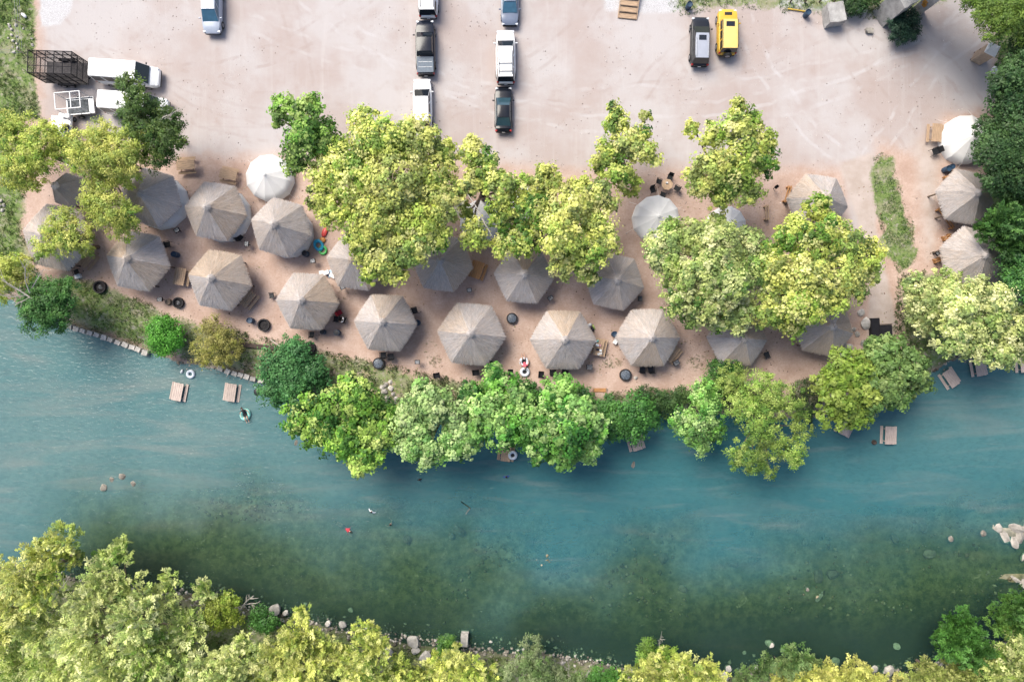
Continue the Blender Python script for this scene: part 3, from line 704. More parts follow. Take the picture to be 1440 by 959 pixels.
x, y, z = Pg(238, 425); o = part('stump', M_bark, None, lambda bm: lathe(bm, [(0.34, 0.0), (0.30, 0.3), (0.27, 0.36), (0.0, 0.37)], 14), 40, (x, y, z)); tag(o, 'cut brown stump between the grill and the ash-heaped fire ring', 'stump')

def chair_meshes():
    D = []
    bm = bmesh.new(); box(bm, 0, 0, 0.42, 0.5, 0.48, 0.04, bev=0.015); D.append(('seat', bm_mesh(bm, 'seat')))
    bm = bmesh.new(); box(bm, 0, -0.30, 0.70, 0.5, 0.04, 0.55, rot=Matrix.Rotation(R(14), 3, 'X'), bev=0.015); D.append(('backrest', bm_mesh(bm, 'backrest')))
    for s in (-1, 1):
        bm = bmesh.new(); box(bm, s * 0.27, 0.0, 0.62, 0.05, 0.5, 0.03, bev=0.01); D.append(('armrest', bm_mesh(bm, 'armrest')))
        for q_ in (-1, 1):
            bm = bmesh.new(); cyl(bm, (s * 0.26, q_ * 0.26, 0), (s * 0.24, q_ * 0.2, 0.6), 0.018, n=6); D.append(('leg', bm_mesh(bm, 'leg')))
    return D
CH = chair_meshes()
M_redcloth = mat('red_cloth', (0.42, 0.03, 0.05), 0.85, 0.15, 5)
def chair(px, py, rz, label, m=M_blackplastic, k=1.0):
    x, y, z = Pg(px, py); t = empty('camp_chair', (x, y, z), R(rz), label, 'chair', 'camp chairs'); t.scale = (k, k, k)
    for n, me in CH:
        if not me.materials: me.materials.append(M_blackplastic)
        o = link(n, me, None, t); o.material_slots[0].link = 'OBJECT'; o.material_slots[0].material = m if n in ('seat', 'backrest') else M_blackplastic
chair(941, 251, 160, 'black chair above the octagonal wooden table'); chair(926, 257, 250, 'black chair left of the octagonal wooden table')
chair(950, 266, 60, 'black chair right of the octagonal wooden table'); chair(931, 275, -20, 'black chair between the octagonal table and the white tent')
chair(917, 269, 200, 'black chair standing apart, nearest the left edge of the white tent', k=1.1)
chair(1311, 215, 110, 'black folding chair below the picnic table near the right tent', k=1.25)
chair(101, 377, 40, 'black chair under the lower eave of the leftmost hut'); chair(111, 383, 20, 'black chair with a white towel below the leftmost hut')
chair(384, 416, 100, 'lone black chair left of the hut with red chairs')
chair(479, 440, -60, 'red camp chair at the right corner of its hut', M_redcloth); chair(484, 450, -110, 'black camp chair right of the red one', k=1.05)
chair(474, 449, 80, 'black camp chair tucked between the hut eave and the red chair'); chair(440, 470, 0, 'black chair half under the lower eave of the hut with red chairs')

for px, py, rz, lb in [(540, 499, 0, 'left black chair under the lower eave above the shiny-lidded fire ring'), (551, 501, 10, 'right black chair under the lower eave above the shiny-lidded fire ring'), (902, 519, -5, 'left black chair below the lower eave of the mottled hut'), (914, 519, 8, 'right black chair below the lower eave of the mottled hut'), (777, 523, 0, 'left black chair below the hut with the laden table'), (794, 523, -8, 'right black chair below the hut with the laden table'),
  (1076, 499, -70, 'black chair at the right corner of the front-row hut under the pale sycamore'), (239, 345, -80, 'black chair in the shade right of the hut above the lawn'), (584, 437, -75, 'black chair at the right eave of the hut above the shiny-lidded fire ring'), (474, 425, -70, 'black chair at the right eave above the red camp chair'), (693, 512, -30, 'black chair at the lower right corner of the middle front-row hut'), (340, 335, -40, 'black chair at the lower right of the hut beside the round white tent')]: chair(px, py, rz, lb, k=1.15)
# octagonal table
x, y, z = Pg(936, 262); t = empty('octagonal_table', (x, y, z), 0.2, 'octagonal wooden table ringed by black chairs', 'table')
part('tabletop', mat('ply', (0.55, 0.38, 0.24), 0.7, 0.15, 3), t, lambda bm: bmesh.ops.create_cone(bm, cap_ends=True, segments=8, radius1=0.58, radius2=0.58, depth=0.05, matrix=Matrix.Translation((0, 0, 0.74))))
part('pedestal', M_darkwood, t, lambda bm: (cyl(bm, (0, 0, 0), (0, 0, 0.72), 0.08, n=8), box(bm, 0, 0, 0.03, 0.7, 0.08, 0.06), box(bm, 0, 0, 0.031, 0.08, 0.7, 0.06)))
o = part('cooler_box', M_white, None, lambda bm: box(bm, 0, 0, 0.08, 0.22, 0.16, 0.16, bev=0.02), None, (x - 0.05, y + 0.15, z + 0.765)); tag(o, 'small white box on the octagonal table', 'box')

# things on and by the laden picnic table
x, y, z = Pg(842, 488); xt, yt = P(842, 488, z + 0.8); zt = gz(xt, yt) + 0.78
items = [(-0.35, 0.55, 0.30, 0.22, 0.2, M_white, 'white shopping bag at the upper end of the laden table'), (0.0, 0.62, 0.2, 0.2, 0.16, mat('mint', (0.2, 0.5, 0.45), 0.6), 'mint green tub at the upper end of the laden table'),
 (-0.15, 0.2, 0.35, 0.25, 0.12, M_white, 'white tray in the middle of the laden table'), (0.2, 0.15, 0.22, 0.2, 0.14, mat('pinkbag', (0.6, 0.3, 0.32), 0.7), 'pink package on the laden table'),
 (-0.2, -0.25, 0.3, 0.25, 0.1, mat('darkbag', (0.03, 0.03, 0.05), 0.7), 'dark bag on the laden table'), (0.15, -0.35, 0.26, 0.22, 0.12, M_white, 'white box near the lower end of the laden table'), (-0.05, -0.68, 0.5, 0.25, 0.05, mat('paletray', (0.6, 0.58, 0.55), 0.7), 'flat pale tray at the lower end of the laden table')]
for i, (dx, dy, sx, sy, sz, m, lb) in enumerate(items):
    o = part('food_package', m, None, lambda bm: box(bm, 0, 0, sz / 2, sx, sy, sz, bev=0.03), None, (xt + dx * 0.8 - dy * 0.2, yt + dy, zt), (0, 0, random.uniform(-.4, .4))); tag(o, lb, 'package')
def sack(name, px, py, sx, sy, sz, m, lb, cat, rz=0):
    x, y, z = Pg(px, py)
    def f(bm):
        bmesh.ops.create_icosphere(bm, subdivisions=2, radius=0.5, matrix=Matrix.Translation((0, 0, sz * 0.42)) @ Matrix.Diagonal((sx, sy, sz, 1)))
        for v in bm.verts: v.co += Vector((random.uniform(-.03, .03), random.uniform(-.03, .03), 0)); v.co.z = max(0.0, v.co.z)
    o = part(name, m, None, f, 60, (x, y, z), (0, 0, R(rz))); return tag(o, lb, cat)
sack('bag', 850, 484, 0.5, 0.5, 0.5, M_white, 'white sack on the ground right of the laden table', 'bag'); sack('bag', 847, 497, 0.42, 0.42, 0.4, M_white, 'small white sack at the lower corner of the laden table', 'bag')
sack('bag', 829, 457, 0.5, 0.35, 0.35, M_white, 'white bundle at the right eave of the hut with the laden table', 'bag', 30); sack('bag', 833, 463, 0.55, 0.35, 0.4, M_blackplastic, 'black duffel bag at the right eave of the hut with the laden table', 'bag', -55)
sack('bag', 835, 460, 0.16, 0.6, 0.2, mat('lime', (0.35, 0.5, 0.12), 0.6), 'lime green roll beside the black duffel bag', 'bag', 25)
def cooler(px, py, rz, lb, m=M_white, sx=0.55, sy=0.38):
    x, y, z = Pg(px, py); t = empty('cooler', (x, y, z), R(rz), lb, 'cooler')
    part('body', m, t, lambda bm: box(bm, 0, 0, 0.19, sx, sy, 0.34, bev=0.03)); part('lid', M_white, t, lambda bm: box(bm, 0, 0, 0.40, sx + 0.03, sy + 0.03, 0.07, bev=0.02))
cooler(865, 480, 60, 'white cooler at the left corner of the mottled hut')
cooler(460, 384, 20, 'white cooler with pale lid above the hut with red chairs'); cooler(469, 388, -30, 'blue cooler above the hut with red chairs', mat('blue_cool', (0.05, 0.10, 0.35), 0.5), 0.6, 0.4)
cooler(112, 389, 20, 'small white cooler on the grass under the leftmost hut')
def towel(px, py, w, l, rz, m, lb):
    x, y, z = Pg(px, py)
    def f(bm):
        bmesh.ops.create_grid(bm, x_segments=8, y_segments=8, size=0.5, matrix=Matrix.Diagonal((w, l, 1, 1)))
        for v in bm.verts: v.co.z = 0.05 + 0.03 * math.sin(9 * v.co.x + 4 * v.co.y)
        bmesh.ops.solidify(bm, geom=bm.faces[:], thickness=0.012)
    o = part('towel', m, None, f, 60, (x, y, z), (0, 0, R(rz))); tag(o, lb, 'towel')
towel(464, 385, 0.55, 0.7, 25, mat('paleblue', (0.45, 0.6, 0.72), 0.8), 'pale blue towel between the two coolers'); towel(452, 383, 0.5, 0.35, 5, M_white, 'white towel at the upper eave of the hut with red chairs')

# pool rings and tubes
def torus(bm, R0, r, n=26, m=10, sx=1.0, sy=1.0):
    vs_ = [[bm.verts.new(((R0 + r * math.cos(b_)) * math.cos(a_) * sx, (R0 + r * math.cos(b_)) * math.sin(a_) * sy, r + r * math.sin(b_))) for b_ in [2 * math.pi * j / m for j in range(m)]] for a_ in [2 * math.pi * i / n for i in range(n)]]
    for i in range(n):
        for j in range(m): bm.faces.new((vs_[i][j], vs_[(i + 1) % n][j], vs_[(i + 1) % n][(j + 1) % m], vs_[i][(j + 1) % m]))
def tube(px, py, m, lb, R0=0.38, r=0.17, z=None, sx=1, sy=1, rz=0, mesh=None):
    x, y, zz = Pg(px, py); zz = zz if z is None else z; x, y = P(px, py, zz + r)
    t = empty('swim_ring', (x, y, zz), R(rz), lb, 'swim ring')
    part('ring', m, t, lambda bm: torus(bm, R0, r, sx=sx, sy=sy), 180)
    if mesh: part('floor_panel', mesh, t, lambda bm: lathe(bm, [(R0, 0.07), (0.0, 0.05)], 20))
    part('valve', M_blackplastic, t, lambda bm: cyl(bm, (R0 + 0.02, 0.02, 2 * r - 0.02), (R0 + 0.02, 0.02, 2 * r + 0.03), 0.02, n=6))
    return t
M_tube = mat('grey_white_vinyl', (0.62, 0.66, 0.72), 0.35, 0.1, 3); M_navy = mat('navy_vinyl', (0.03, 0.05, 0.14), 0.35, 0.2, 3); M_mint = mat('mint_vinyl', (0.30, 0.68, 0.60), 0.35, 0.08, 3)
M_cyan = mat('cyan_vinyl', (0.03, 0.36, 0.55), 0.35, 0.1, 3); M_lime = mat('lime_vinyl', (0.10, 0.50, 0.12), 0.35, 0.1, 3); M_redv = mat('red_vinyl', (0.60, 0.07, 0.06), 0.35, 0.1, 3)
tube(268, 526, M_tube, 'empty white swim ring floating by the left bank', 0.32, 0.15, WL - 0.06)
tube(345, 583, M_mint, 'mint green swim ring carrying a person in the river', 0.40, 0.17, WL - 0.08, sy=1.12, rz=-20)
tube(737, 509, M_tube, 'upper of the two swim tubes lying on the ground, with a person', 0.36, 0.16, None, mesh=M_navy)
tube(738, 523, M_tube, 'lower of the two swim tubes on the ground, black in its middle', 0.36, 0.16, None, mesh=M_blackplastic)
tube(721, 640, M_tube, 'white tube with dark centre on the river picnic table', 0.34, 0.15, WL + 0.42, mesh=M_blackplastic)
tube(448, 345, M_cyan, 'bright blue pool ring leaning by the biggest tree', 0.38, 0.15, None, sy=1.25, rz=30)
tube(454, 352, M_lime, 'bright green pool ring beside the blue one', 0.34, 0.12, None, sy=1.1)
sack('pool_float', 457, 327, 0.6, 1.1, 0.25, M_redv, 'red pool float at the left edge of the biggest tree', 'pool float', -20); sack('pool_float', 454, 338, 0.7, 0.6, 0.25, mat('orange_vinyl', (0.6, 0.25, 0.06), 0.4), 'orange pool float between the red float and the blue ring', 'pool float')
sack('bag', 257, 522, 0.22, 0.5, 0.3, M_white, 'white bag in the shallows left of the empty white swim ring', 'bag', -20)
bpy.data.objects[C.objects[-1].name].location.z = WL - 0.05

# ------------------------------------------------------------------ vehicles
def loft(bm, stations):
    rings = [[bm.verts.new(p) for p in st] for st in stations]; n = len(rings[0])
    for a_, b_ in zip(rings[:-1], rings[1:]):
        for i in range(n):
            j = (i + 1) % n; bm.faces.new((a_[i], a_[j], b_[j], b_[i]))
    bm.faces.new(rings[0][::-1]); bm.faces.new(rings[-1])
def panel(bm, pts, off=0.012, shrink=0.0):
    c = sum((Vector(p) for p in pts), Vector()) / len(pts); n = (Vector(pts[1]) - Vector(pts[0])).cross(Vector(pts[2]) - Vector(pts[0])).normalized()
    a_ = [bm.verts.new(Vector(p).lerp(c, shrink) + n * off) for p in pts]; b_ = [bm.verts.new(Vector(p).lerp(c, shrink) - n * 0.02) for p in pts]
    bm.faces.new(a_); bm.faces.new(b_[::-1]); k = len(pts)
    for i in range(k): bm.faces.new((a_[(i + 1) % k], a_[i], b_[i], b_[(i + 1) % k]))
def lerp3(a_, b_, t): return tuple(a_[i] + (b_[i] - a_[i]) * t for i in range(3))

VEH = dict(
 sedan=dict(L=4.6, W=1.84, H=1.45, belt=0.92, hood=0.86, tail=0.96, wb=1.12, rf=0.15, rr=-1.0, rb=-1.80, gw=0.82, rw=0.60, wr=0.33),
 suv=dict(L=4.95, W=1.95, H=1.76, belt=1.06, hood=1.02, tail=1.06, wb=1.42, rf=0.42, rr=-2.00, rb=-2.36, gw=0.88, rw=0.68, wr=0.37),
 bigsuv=dict(L=5.4, W=2.03, H=1.9, belt=1.15, hood=1.10, tail=1.15, wb=1.55, rf=0.62, rr=-2.35, rb=-2.62, gw=0.93, rw=0.74, wr=0.40),
 pickup=dict(L=5.55, W=2.0, H=1.88, belt=1.16, hood=1.10, tail=1.14, wb=1.45, rf=0.60, rr=-0.72, rb=-0.98, gw=0.90, rw=0.72, wr=0.40),
 boxy=dict(L=4.55, W=2.0, H=1.9, belt=1.25, hood=1.18, tail=1.22, wb=0.98, rf=0.80, rr=-2.02, rb=-2.22, gw=0.90, rw=0.78, wr=0.42),
 van=dict(L=6.3, W=2.08, H=2.55, belt=1.30, hood=1.15, tail=1.3, wb=2.35, rf=1.55, rr=-3.02, rb=-3.10, gw=1.0, rw=0.88, wr=0.38))
def vehicle(name, kind, px, py, heading, label, cat, body, roofm=None, glass=None, rails=None, sunroof=False, cover=None, rear_black=False, cross=False, z=0.9, hoodvent=False, spare=False, kL=1.0, under=None):
    d = dict(VEH[kind]); x, y = P(px, py, z); t = empty(name, (x, y, gz(x, y) - 0.02), R(heading), label, cat)
    L, W, H = d['L'] * kL, d['W'], d['H']; glass = glass or M_glass; roofm = roofm or body; under = under or M_blackplastic
    xs = np.linspace(-1, 1, 17)
    def top(xx):
        if xx > d['wb']: return d['hood'] - 0.16 * ((xx - d['wb']) / (L / 2 - d['wb'])) ** 2.2
        return d['belt'] if xx > d['rb'] else d['tail'] - 0.08 * ((d['rb'] - xx) / max(0.05, L / 2 + d['rb'])) ** 2
    sharp = 10 if kind in ('boxy', 'van') else 5
    def body_fn(bm):
        sts = []
        for s in xs:
            xx = s * L / 2; w = W / 2 * (1 - (0.20 if sharp > 6 else 0.27) * abs(s) ** sharp); zt = top(xx); zb = 0.30 + (0.12 if abs(s) > 0.97 else 0)
            if abs(s) > 0.99: zt -= 0.10
            half = [(0.80 * w, zb), (0.98 * w, zb + 0.12), (w, zb + 0.32), (0.985 * w, zt - 0.16), (0.93 * w, zt - 0.03), (0.80 * w, zt), (0.35 * w, zt + 0.025)]
            ring = [(xx, a_, b_) for a_, b_ in half] + [(xx, -a_, b_) for a_, b_ in half[::-1]]
            sts.append(ring)
        loft(bm, sts)
    part('body', body, t, body_fn, 35)
    zb = d['belt'] - 0.02; gw, rw = d['gw'], d['rw']; zr = H - 0.05
    base = {(1, 1): (d['wb'], gw * 0.93, zb), (1, -1): (d['wb'], -gw * 0.93, zb), (-1, 1): (d['rb'], gw * 0.95, zb), (-1, -1): (d['rb'], -gw * 0.95, zb)}
    roof = {(1, 1): (d['rf'], rw, zr), (1, -1): (d['rf'], -rw, zr), (-1, 1): (d['rr'], rw, zr), (-1, -1): (d['rr'], -rw, zr)}
    def cabin(bm):
        order = [(1, 1), (-1, 1), (-1, -1), (1, -1)]
        a_ = [bm.verts.new(base[k]) for k in order]; b_ = [bm.verts.new(roof[k]) for k in order]
        for i in range(4): bm.faces.new((a_[i], a_[(i + 1) % 4], b_[(i + 1) % 4], b_[i]))
        bm.faces.new(b_)
    part('cabin', body, t, cabin)
    def roof_fn(bm):
        nx_ = 8; sts = []
        for i in range(nx_ + 1):
            s = -1 + 2 * i / nx_; xx = (d['rf'] + d['rr']) / 2 + s * ((d['rf'] - d['rr']) / 2 + 0.04); w = (rw + 0.02) * (1 - 0.06 * abs(s) ** 6); c = 0.06 * (1 - 0.5 * s * s)
            half = [(w, zr - 0.02), (w * 0.97, zr + 0.03), (w * 0.75, zr + 0.03 + c * 0.5), (w * 0.3, zr + 0.03 + c * 0.8)]
            sts.append([(xx, a_, b_) for a_, b_ in half] + [(xx, -a_, b_) for a_, b_ in half[::-1]])
        loft(bm, sts)
    ro = part('roof', roofm, t, roof_fn, 35)
    part('windscreen', glass, t, lambda bm: panel(bm, [base[(1, -1)], base[(1, 1)], roof[(1, 1)], roof[(1, -1)]], 0.014, 0.03))
    part('rear_window', glass, t, lambda bm: panel(bm, [base[(-1, 1)], base[(-1, -1)], roof[(-1, -1)], roof[(-1, 1)]], 0.014, 0.05 if not rear_black else 0.01))
    nwin = {'sedan': 2, 'pickup': 2, 'van': 4}.get(kind, 3)
    for s in (1, -1):
        for i in range(nwin):
            t0, t1 = i / nwin + 0.02, (i + 1) / nwin - 0.02
            p0, p1 = lerp3(base[(-1, s)], base[(1, s)], t0), lerp3(base[(-1, s)], base[(1, s)], t1); q0, q1 = lerp3(roof[(-1, s)], roof[(1, s)], t0), lerp3(roof[(-1, s)], roof[(1, s)], t1)
            p0, q0, p1, q1 = lerp3(p0, q0, 0.08), lerp3(p0, q0, 0.90), lerp3(p1, q1, 0.08), lerp3(p1, q1, 0.90)
            pts = [p0, p1, q1, q0] if s < 0 else [p1, p0, q0, q1]
            part('side_window', glass, t, lambda bm: panel(bm, pts, 0.012, 0.03))
        part('mirror', body if kind != 'van' else M_blackplastic, t, lambda bm: box(bm, d['wb'] - 0.32, s * (W / 2 + 0.10), d['belt'] + 0.08, 0.12, 0.22, 0.14, bev=0.03))
        part('headlight', M_lamp, t, lambda bm: box(bm, L / 2 - 0.17, s * W * 0.37, d['hood'] - 0.22, 0.22, 0.30, 0.14, rz=-s * 0.35, bev=0.03))
        part('tail_light', M_red, t, lambda bm: box(bm, -L / 2 + 0.09, s * W * 0.40, d['tail'] - 0.22, 0.16, 0.22, 0.26, rz=s * 0.25, bev=0.03))
        for q_ in (1, -1):
            xw = q_ * L * 0.30
            w_ = part('wheel', M_rubber, t, lambda bm: lathe_x(bm, d['wr'], 0.22), 40, (xw, s * (W / 2 - 0.10), d['wr']))
            part('rim', M_rim, w_, lambda bm: cyl(bm, (0, s * 0.06, 0), (0, s * 0.118, 0), d['wr'] * 0.62, d['wr'] * 0.58, 14))
    part('front_bumper', under, t, lambda bm: box(bm, L / 2 - 0.06, 0, 0.46, 0.16, W * 0.80, 0.22, bev=0.05))
    part('rear_bumper', under, t, lambda bm: box(bm, -L / 2 + 0.05, 0, 0.50, 0.18, W * 0.84, 0.22, bev=0.05))
    part('number_plate', M_white, t, lambda bm: box(bm, -L / 2 - 0.05, 0, 0.62, 0.02, 0.32, 0.15))
    if rails:
        for s in (1, -1):
            r_ = part('roof_rail', rails, t, lambda bm: (box(bm, (d['rf'] + d['rr']) / 2 - 0.15, s * (rw - 0.08), H + 0.08, (d['rf'] - d['rr']) * 0.78, 0.05, 0.05, bev=0.01), box(bm, d['rf'] - 0.5, s * (rw - 0.08), H + 0.03, 0.08, 0.05, 0.1), box(bm, d['rr'] + 0.25, s * (rw - 0.08), H + 0.03, 0.08, 0.05, 0.1)))
        if cross:
            for xx in (d['rr'] + 0.45, d['rr'] + 1.25): part('cross_bar', rails, t, lambda bm: box(bm, xx, 0, H + 0.09, 0.05, 2 * rw - 0.16, 0.04))
    if sunroof: part('sunroof', M_glass, t, lambda bm: box(bm, d['rf'] - 0.45, 0, H + 0.035, 0.5, rw * 1.1, 0.03, bev=0.01))
    if hoodvent: part('hood_vent', M_blackplastic, t, lambda bm: box(bm, L / 2 - 0.55, 0, d['hood'] + 0.005, 0.30, 0.75, 0.05, bev=0.02))
    if kind == 'pickup':
        x0, x1 = -L / 2 + 0.12, d['rb'] - 0.06
        part('bed_cover', cover, t, lambda bm: (box(bm, (x0 + x1) / 2, 0, d['tail'] + 0.03, x1 - x0, W * 0.84, 0.05, bev=0.02),))
        part('cover_seam', M_alu, t, lambda bm: [box(bm, x0 + (x1 - x0) * f_, 0, d['tail'] + 0.06, 0.03, W * 0.70, 0.012) for f_ in (0.34, 0.66)])
        part('tailgate', body, t, lambda bm: box(bm, -L / 2 + 0.04, 0, 0.86, 0.08, W * 0.80, 0.50, bev=0.02))
    if spare:
        w_ = part('spare_wheel', M_rubber, t, lambda bm: lathe_x(bm, 0.42, 0.26), 40, (-L / 2 - 0.16, 0, 1.0), (0, 0, R(90))); part('rim', M_rim, w_, lambda bm: cyl(bm, (0, 0.06, 0), (0, 0.138, 0), 0.26, 0.24, 14))
        part('roof_rack', M_blackplastic, t, lambda bm: [box(bm, (d['rf'] + d['rr']) / 2, s * (rw + 0.0), H + 0.06, (d['rf'] - d['rr']) * 0.98, 0.05, 0.05) for s in (1, -1)])
        part('bonnet_seam', M_blackplastic, t, lambda bm: box(bm, d['wb'] + 0.02, 0, d['belt'] + 0.02, 0.07, W * 0.8, 0.05))
    return t
def lathe_x(bm, r, w):
    n = 20; prof = [(r * 0.55, -w / 2), (r * 0.93, -w / 2), (r, -w / 2 + 0.04), (r, w / 2 - 0.04), (r * 0.93, w / 2), (r * 0.55, w / 2)]
    rings = [[bm.verts.new((a_ * math.cos(2 * math.pi * i / n), y_, a_ * math.sin(2 * math.pi * i / n))) for i in range(n)] for a_, y_ in prof]
    for a_, b_ in zip(rings[:-1], rings[1:]):
        for i in range(n): bm.faces.new((a_[i], b_[i], b_[(i + 1) % n], a_[(i + 1) % n]))
    bm.faces.new(rings[0]); bm.faces.new(rings[-1][::-1])
PW = paint('paint_white', (0.80, 0.80, 0.80)); PB = paint('paint_black', (0.010, 0.012, 0.018)); PS = paint('paint_silver', (0.36, 0.40, 0.48), 0.35); PY = paint('paint_yellow', (0.62, 0.38, 0.05), 0.4); PYR = paint('paint_cream_yellow', (0.72, 0.54, 0.18), 0.4)
PG = paint('paint_dark_grey', (0.016, 0.018, 0.024)); PGR = paint('paint_grey_roof', (0.34, 0.36, 0.42), 0.35); PBG = paint('paint_blue_grey', (0.16, 0.19, 0.26), 0.3); PM = paint('paint_black_maroon', (0.010, 0.013, 0.022))
vehicle('parked_car', 'suv', 297, 12, -90, 'silver car with blue windscreen facing down at the top left edge', 'car', PS, glass=M_blueglass)
vehicle('parked_car', 'bigsuv', 602, -13, 90, 'white car with black rear window cut by the top edge', 'car', PW, rails=M_blackplastic, rear_black=True)
vehicle('pickup_truck', 'pickup', 598, 67, 91, 'black pickup truck with a grey-blue bed cover', 'pickup truck', PM, cover=mat('bed_cover', (0.10, 0.13, 0.17), 0.5, 0.1))
vehicle('parked_car', 'suv', 594, 146, 91, 'white car behind the black pickup, its rear under the tree', 'car', PW, kL=1.03)
vehicle('parked_car', 'sedan', 717, 3, -90, 'blue-grey car with bright blue window at the top edge', 'car', PBG, glass=M_blueglass)
vehicle('parked_car', 'bigsuv', 711, 80, 90.5, 'long white car with black roof rails and black rear', 'car', PW, rails=M_blackplastic, cross=True, rear_black=True)
vehicle('parked_car', 'sedan', 708, 153, 90, 'black saloon car behind the long white car', 'car', PB, glass=mat('reflect_tint_glass', (0.03, 0.065, 0.085), 0.08, 0.1, 2, spec=0.7))  # bluish reflection is put into the saloon's glass colour
vehicle('parked_car', 'suv', 985, 58, 89, 'dark grey car with pale ribbed roof and sunroof', 'car', PG, roofm=PGR, rails=M_alu, sunroof=True, rear_black=True)
vehicle('parked_car', 'boxy', 1023, 45, 89.5, 'boxy yellow off-road car with a spare wheel on its tail', 'car', PY, roofm=PYR, sunroof=True, hoodvent=True, spare=True, rear_black=True)
vehicle('passenger_van', 'van', 176, 103, -4, 'white passenger van coupled to the black cage trailer', 'van', PW, z=1.4)
vehicle('passenger_van', 'van', 188, 147, -4, 'white passenger van partly under the dark green tree', 'van', PW, z=1.4)

# black cage trailer
x, y = P(100, 106); t = empty('cage_trailer', (x, y, gz(x, y)), R(-2), 'tall black cage trailer for rafts behind the upper white van', 'trailer', None)
LX, LY, HZ = 4.3, 2.2, 3.3
def bar(nm, p0, p1, w=0.06, m=M_steel, par=None):
    p0, p1 = Vector(p0), Vector(p1); d_ = p1 - p0
    part(nm, m, par or t, lambda bm: box(bm, *((p0 + p1) / 2), w, w, d_.length + w * 0.9, rot=d_.to_track_quat('Z', 'Y').to_matrix()))
part('deck', mat('trailer_deck', (0.10, 0.09, 0.09), 0.8, 0.3), t, lambda bm: box(bm, 0, 0, 0.55, LX, LY, 0.10, bev=0.01))
for i in range(6):
    for s in (-1, 1): bar('cage_post', (-LX / 2 + i * LX / 5, s * LY / 2, 0.6), (-LX / 2 + i * LX / 5, s * LY / 2, HZ), 0.065)
for zz in (1.5, 2.4, HZ):
    for s in (-1, 1): bar('cage_rail', (-LX / 2, s * LY / 2, zz), (LX / 2, s * LY / 2, zz), 0.06)
    for s in (-1, 1): bar('cage_rail', (s * LX / 2, -LY / 2, zz), (s * LX / 2, LY / 2, zz), 0.06)
for i in range(6): bar('roof_bar', (-LX / 2 + i * LX / 5, -LY / 2, HZ), (-LX / 2 + i * LX / 5, LY / 2, HZ), 0.055)
for yy in (-0.4, 0.4): bar('roof_bar', (-LX / 2, yy, HZ + 0.01), (LX / 2, yy, HZ + 0.01), 0.05)
def wire(bm, p0, du, dv, nu, nv, w=0.012):
    p0, du, dv = Vector(p0), Vector(du), Vector(dv)
    for i in range(nu + 1): a_ = p0 + du * (i / nu); cyl(bm, a_, a_ + dv, w, n=3, caps=False)
    for j in range(nv + 1): a_ = p0 + dv * (j / nv); cyl(bm, a_, a_ + du, w, n=3, caps=False)
for s in (-1, 1): part('wire_panel', M_steel, t, lambda bm: wire(bm, (-LX / 2, s * LY / 2 * 0.99, 0.6), (LX, 0, 0), (0, 0, HZ - 0.6), 30, 18))
for s in (-1, 1): part('wire_panel', M_steel, t, lambda bm: wire(bm, (s * LX / 2 * 0.99, -LY / 2, 0.6), (0, LY, 0), (0, 0, HZ - 0.6), 15, 18, 0.016 if s < 0 else 0.012))
for s in (-1, 1):
    for xx in (-0.45, 0.40):
        w_ = part('wheel', M_rubber, t, lambda bm: lathe_x(bm, 0.34, 0.2), 40, (xx, s * (LY / 2 + 0.14), 0.34)); part('rim', M_rim, w_, lambda bm: cyl(bm, (0, s * 0.05, 0), (0, s * 0.105, 0), 0.2, n=12))
    part('mudguard', M_steel, t, lambda bm: box(bm, 0, s * (LY / 2 + 0.14), 0.76, 1.7, 0.26, 0.05, bev=0.02))
bar('drawbar', (LX / 2, 0.5, 0.5), (LX / 2 + 0.75, 0, 0.5), 0.1); bar('drawbar', (LX / 2, -0.5, 0.5), (LX / 2 + 0.75, 0, 0.5), 0.1)
# light trailer with a white pipe rack
x, y = P(119, 153); t = empty('rack_trailer', (x, y, gz(x, y)), R(5), 'flat grey trailer with a white pipe rack behind the lower white van', 'trailer')
part('deck', M_alu, t, lambda bm: (box(bm, 0, 0, 0.6, 2.9, 1.7, 0.08, bev=0.01), box(bm, 0, 0.84, 0.72, 2.9, 0.04, 0.2), box(bm, 0, -0.84, 0.72, 2.9, 0.04, 0.2), box(bm, 1.44, 0, 0.72, 0.04, 1.64, 0.2)))
part('load_bed', mat('dark_bed', (0.09, 0.10, 0.11), 0.8, 0.5, 3), t, lambda bm: box(bm, -0.25, 0, 0.66, 2.1, 1.35, 0.06))
HR = 2.5
for xx in (-1.4, 0.15, 1.1):
    for s in (-1, 1): bar('rack_post', (xx, s * 0.82, 0.64), (xx, s * 0.82, HR), 0.05, M_whitesteel)
    bar('rack_rail', (xx, -0.82, HR), (xx, 0.82, HR), 0.07, M_whitesteel)
for s in (-1, 1): bar('rack_rail', (-1.4, s * 0.82, HR), (1.1, s * 0.82, HR), 0.07, M_whitesteel)
for s in (-1, 1):
    w_ = part('wheel', M_rubber, t, lambda bm: lathe_x(bm, 0.30, 0.18), 40, (-0.2, s * 0.98, 0.3)); part('rim', M_rim, w_, lambda bm: cyl(bm, (0, s * 0.05, 0), (0, s * 0.095, 0), 0.18, n=12))
bar('drawbar', (1.45, 0, 0.55), (2.3, 0, 0.5), 0.09)
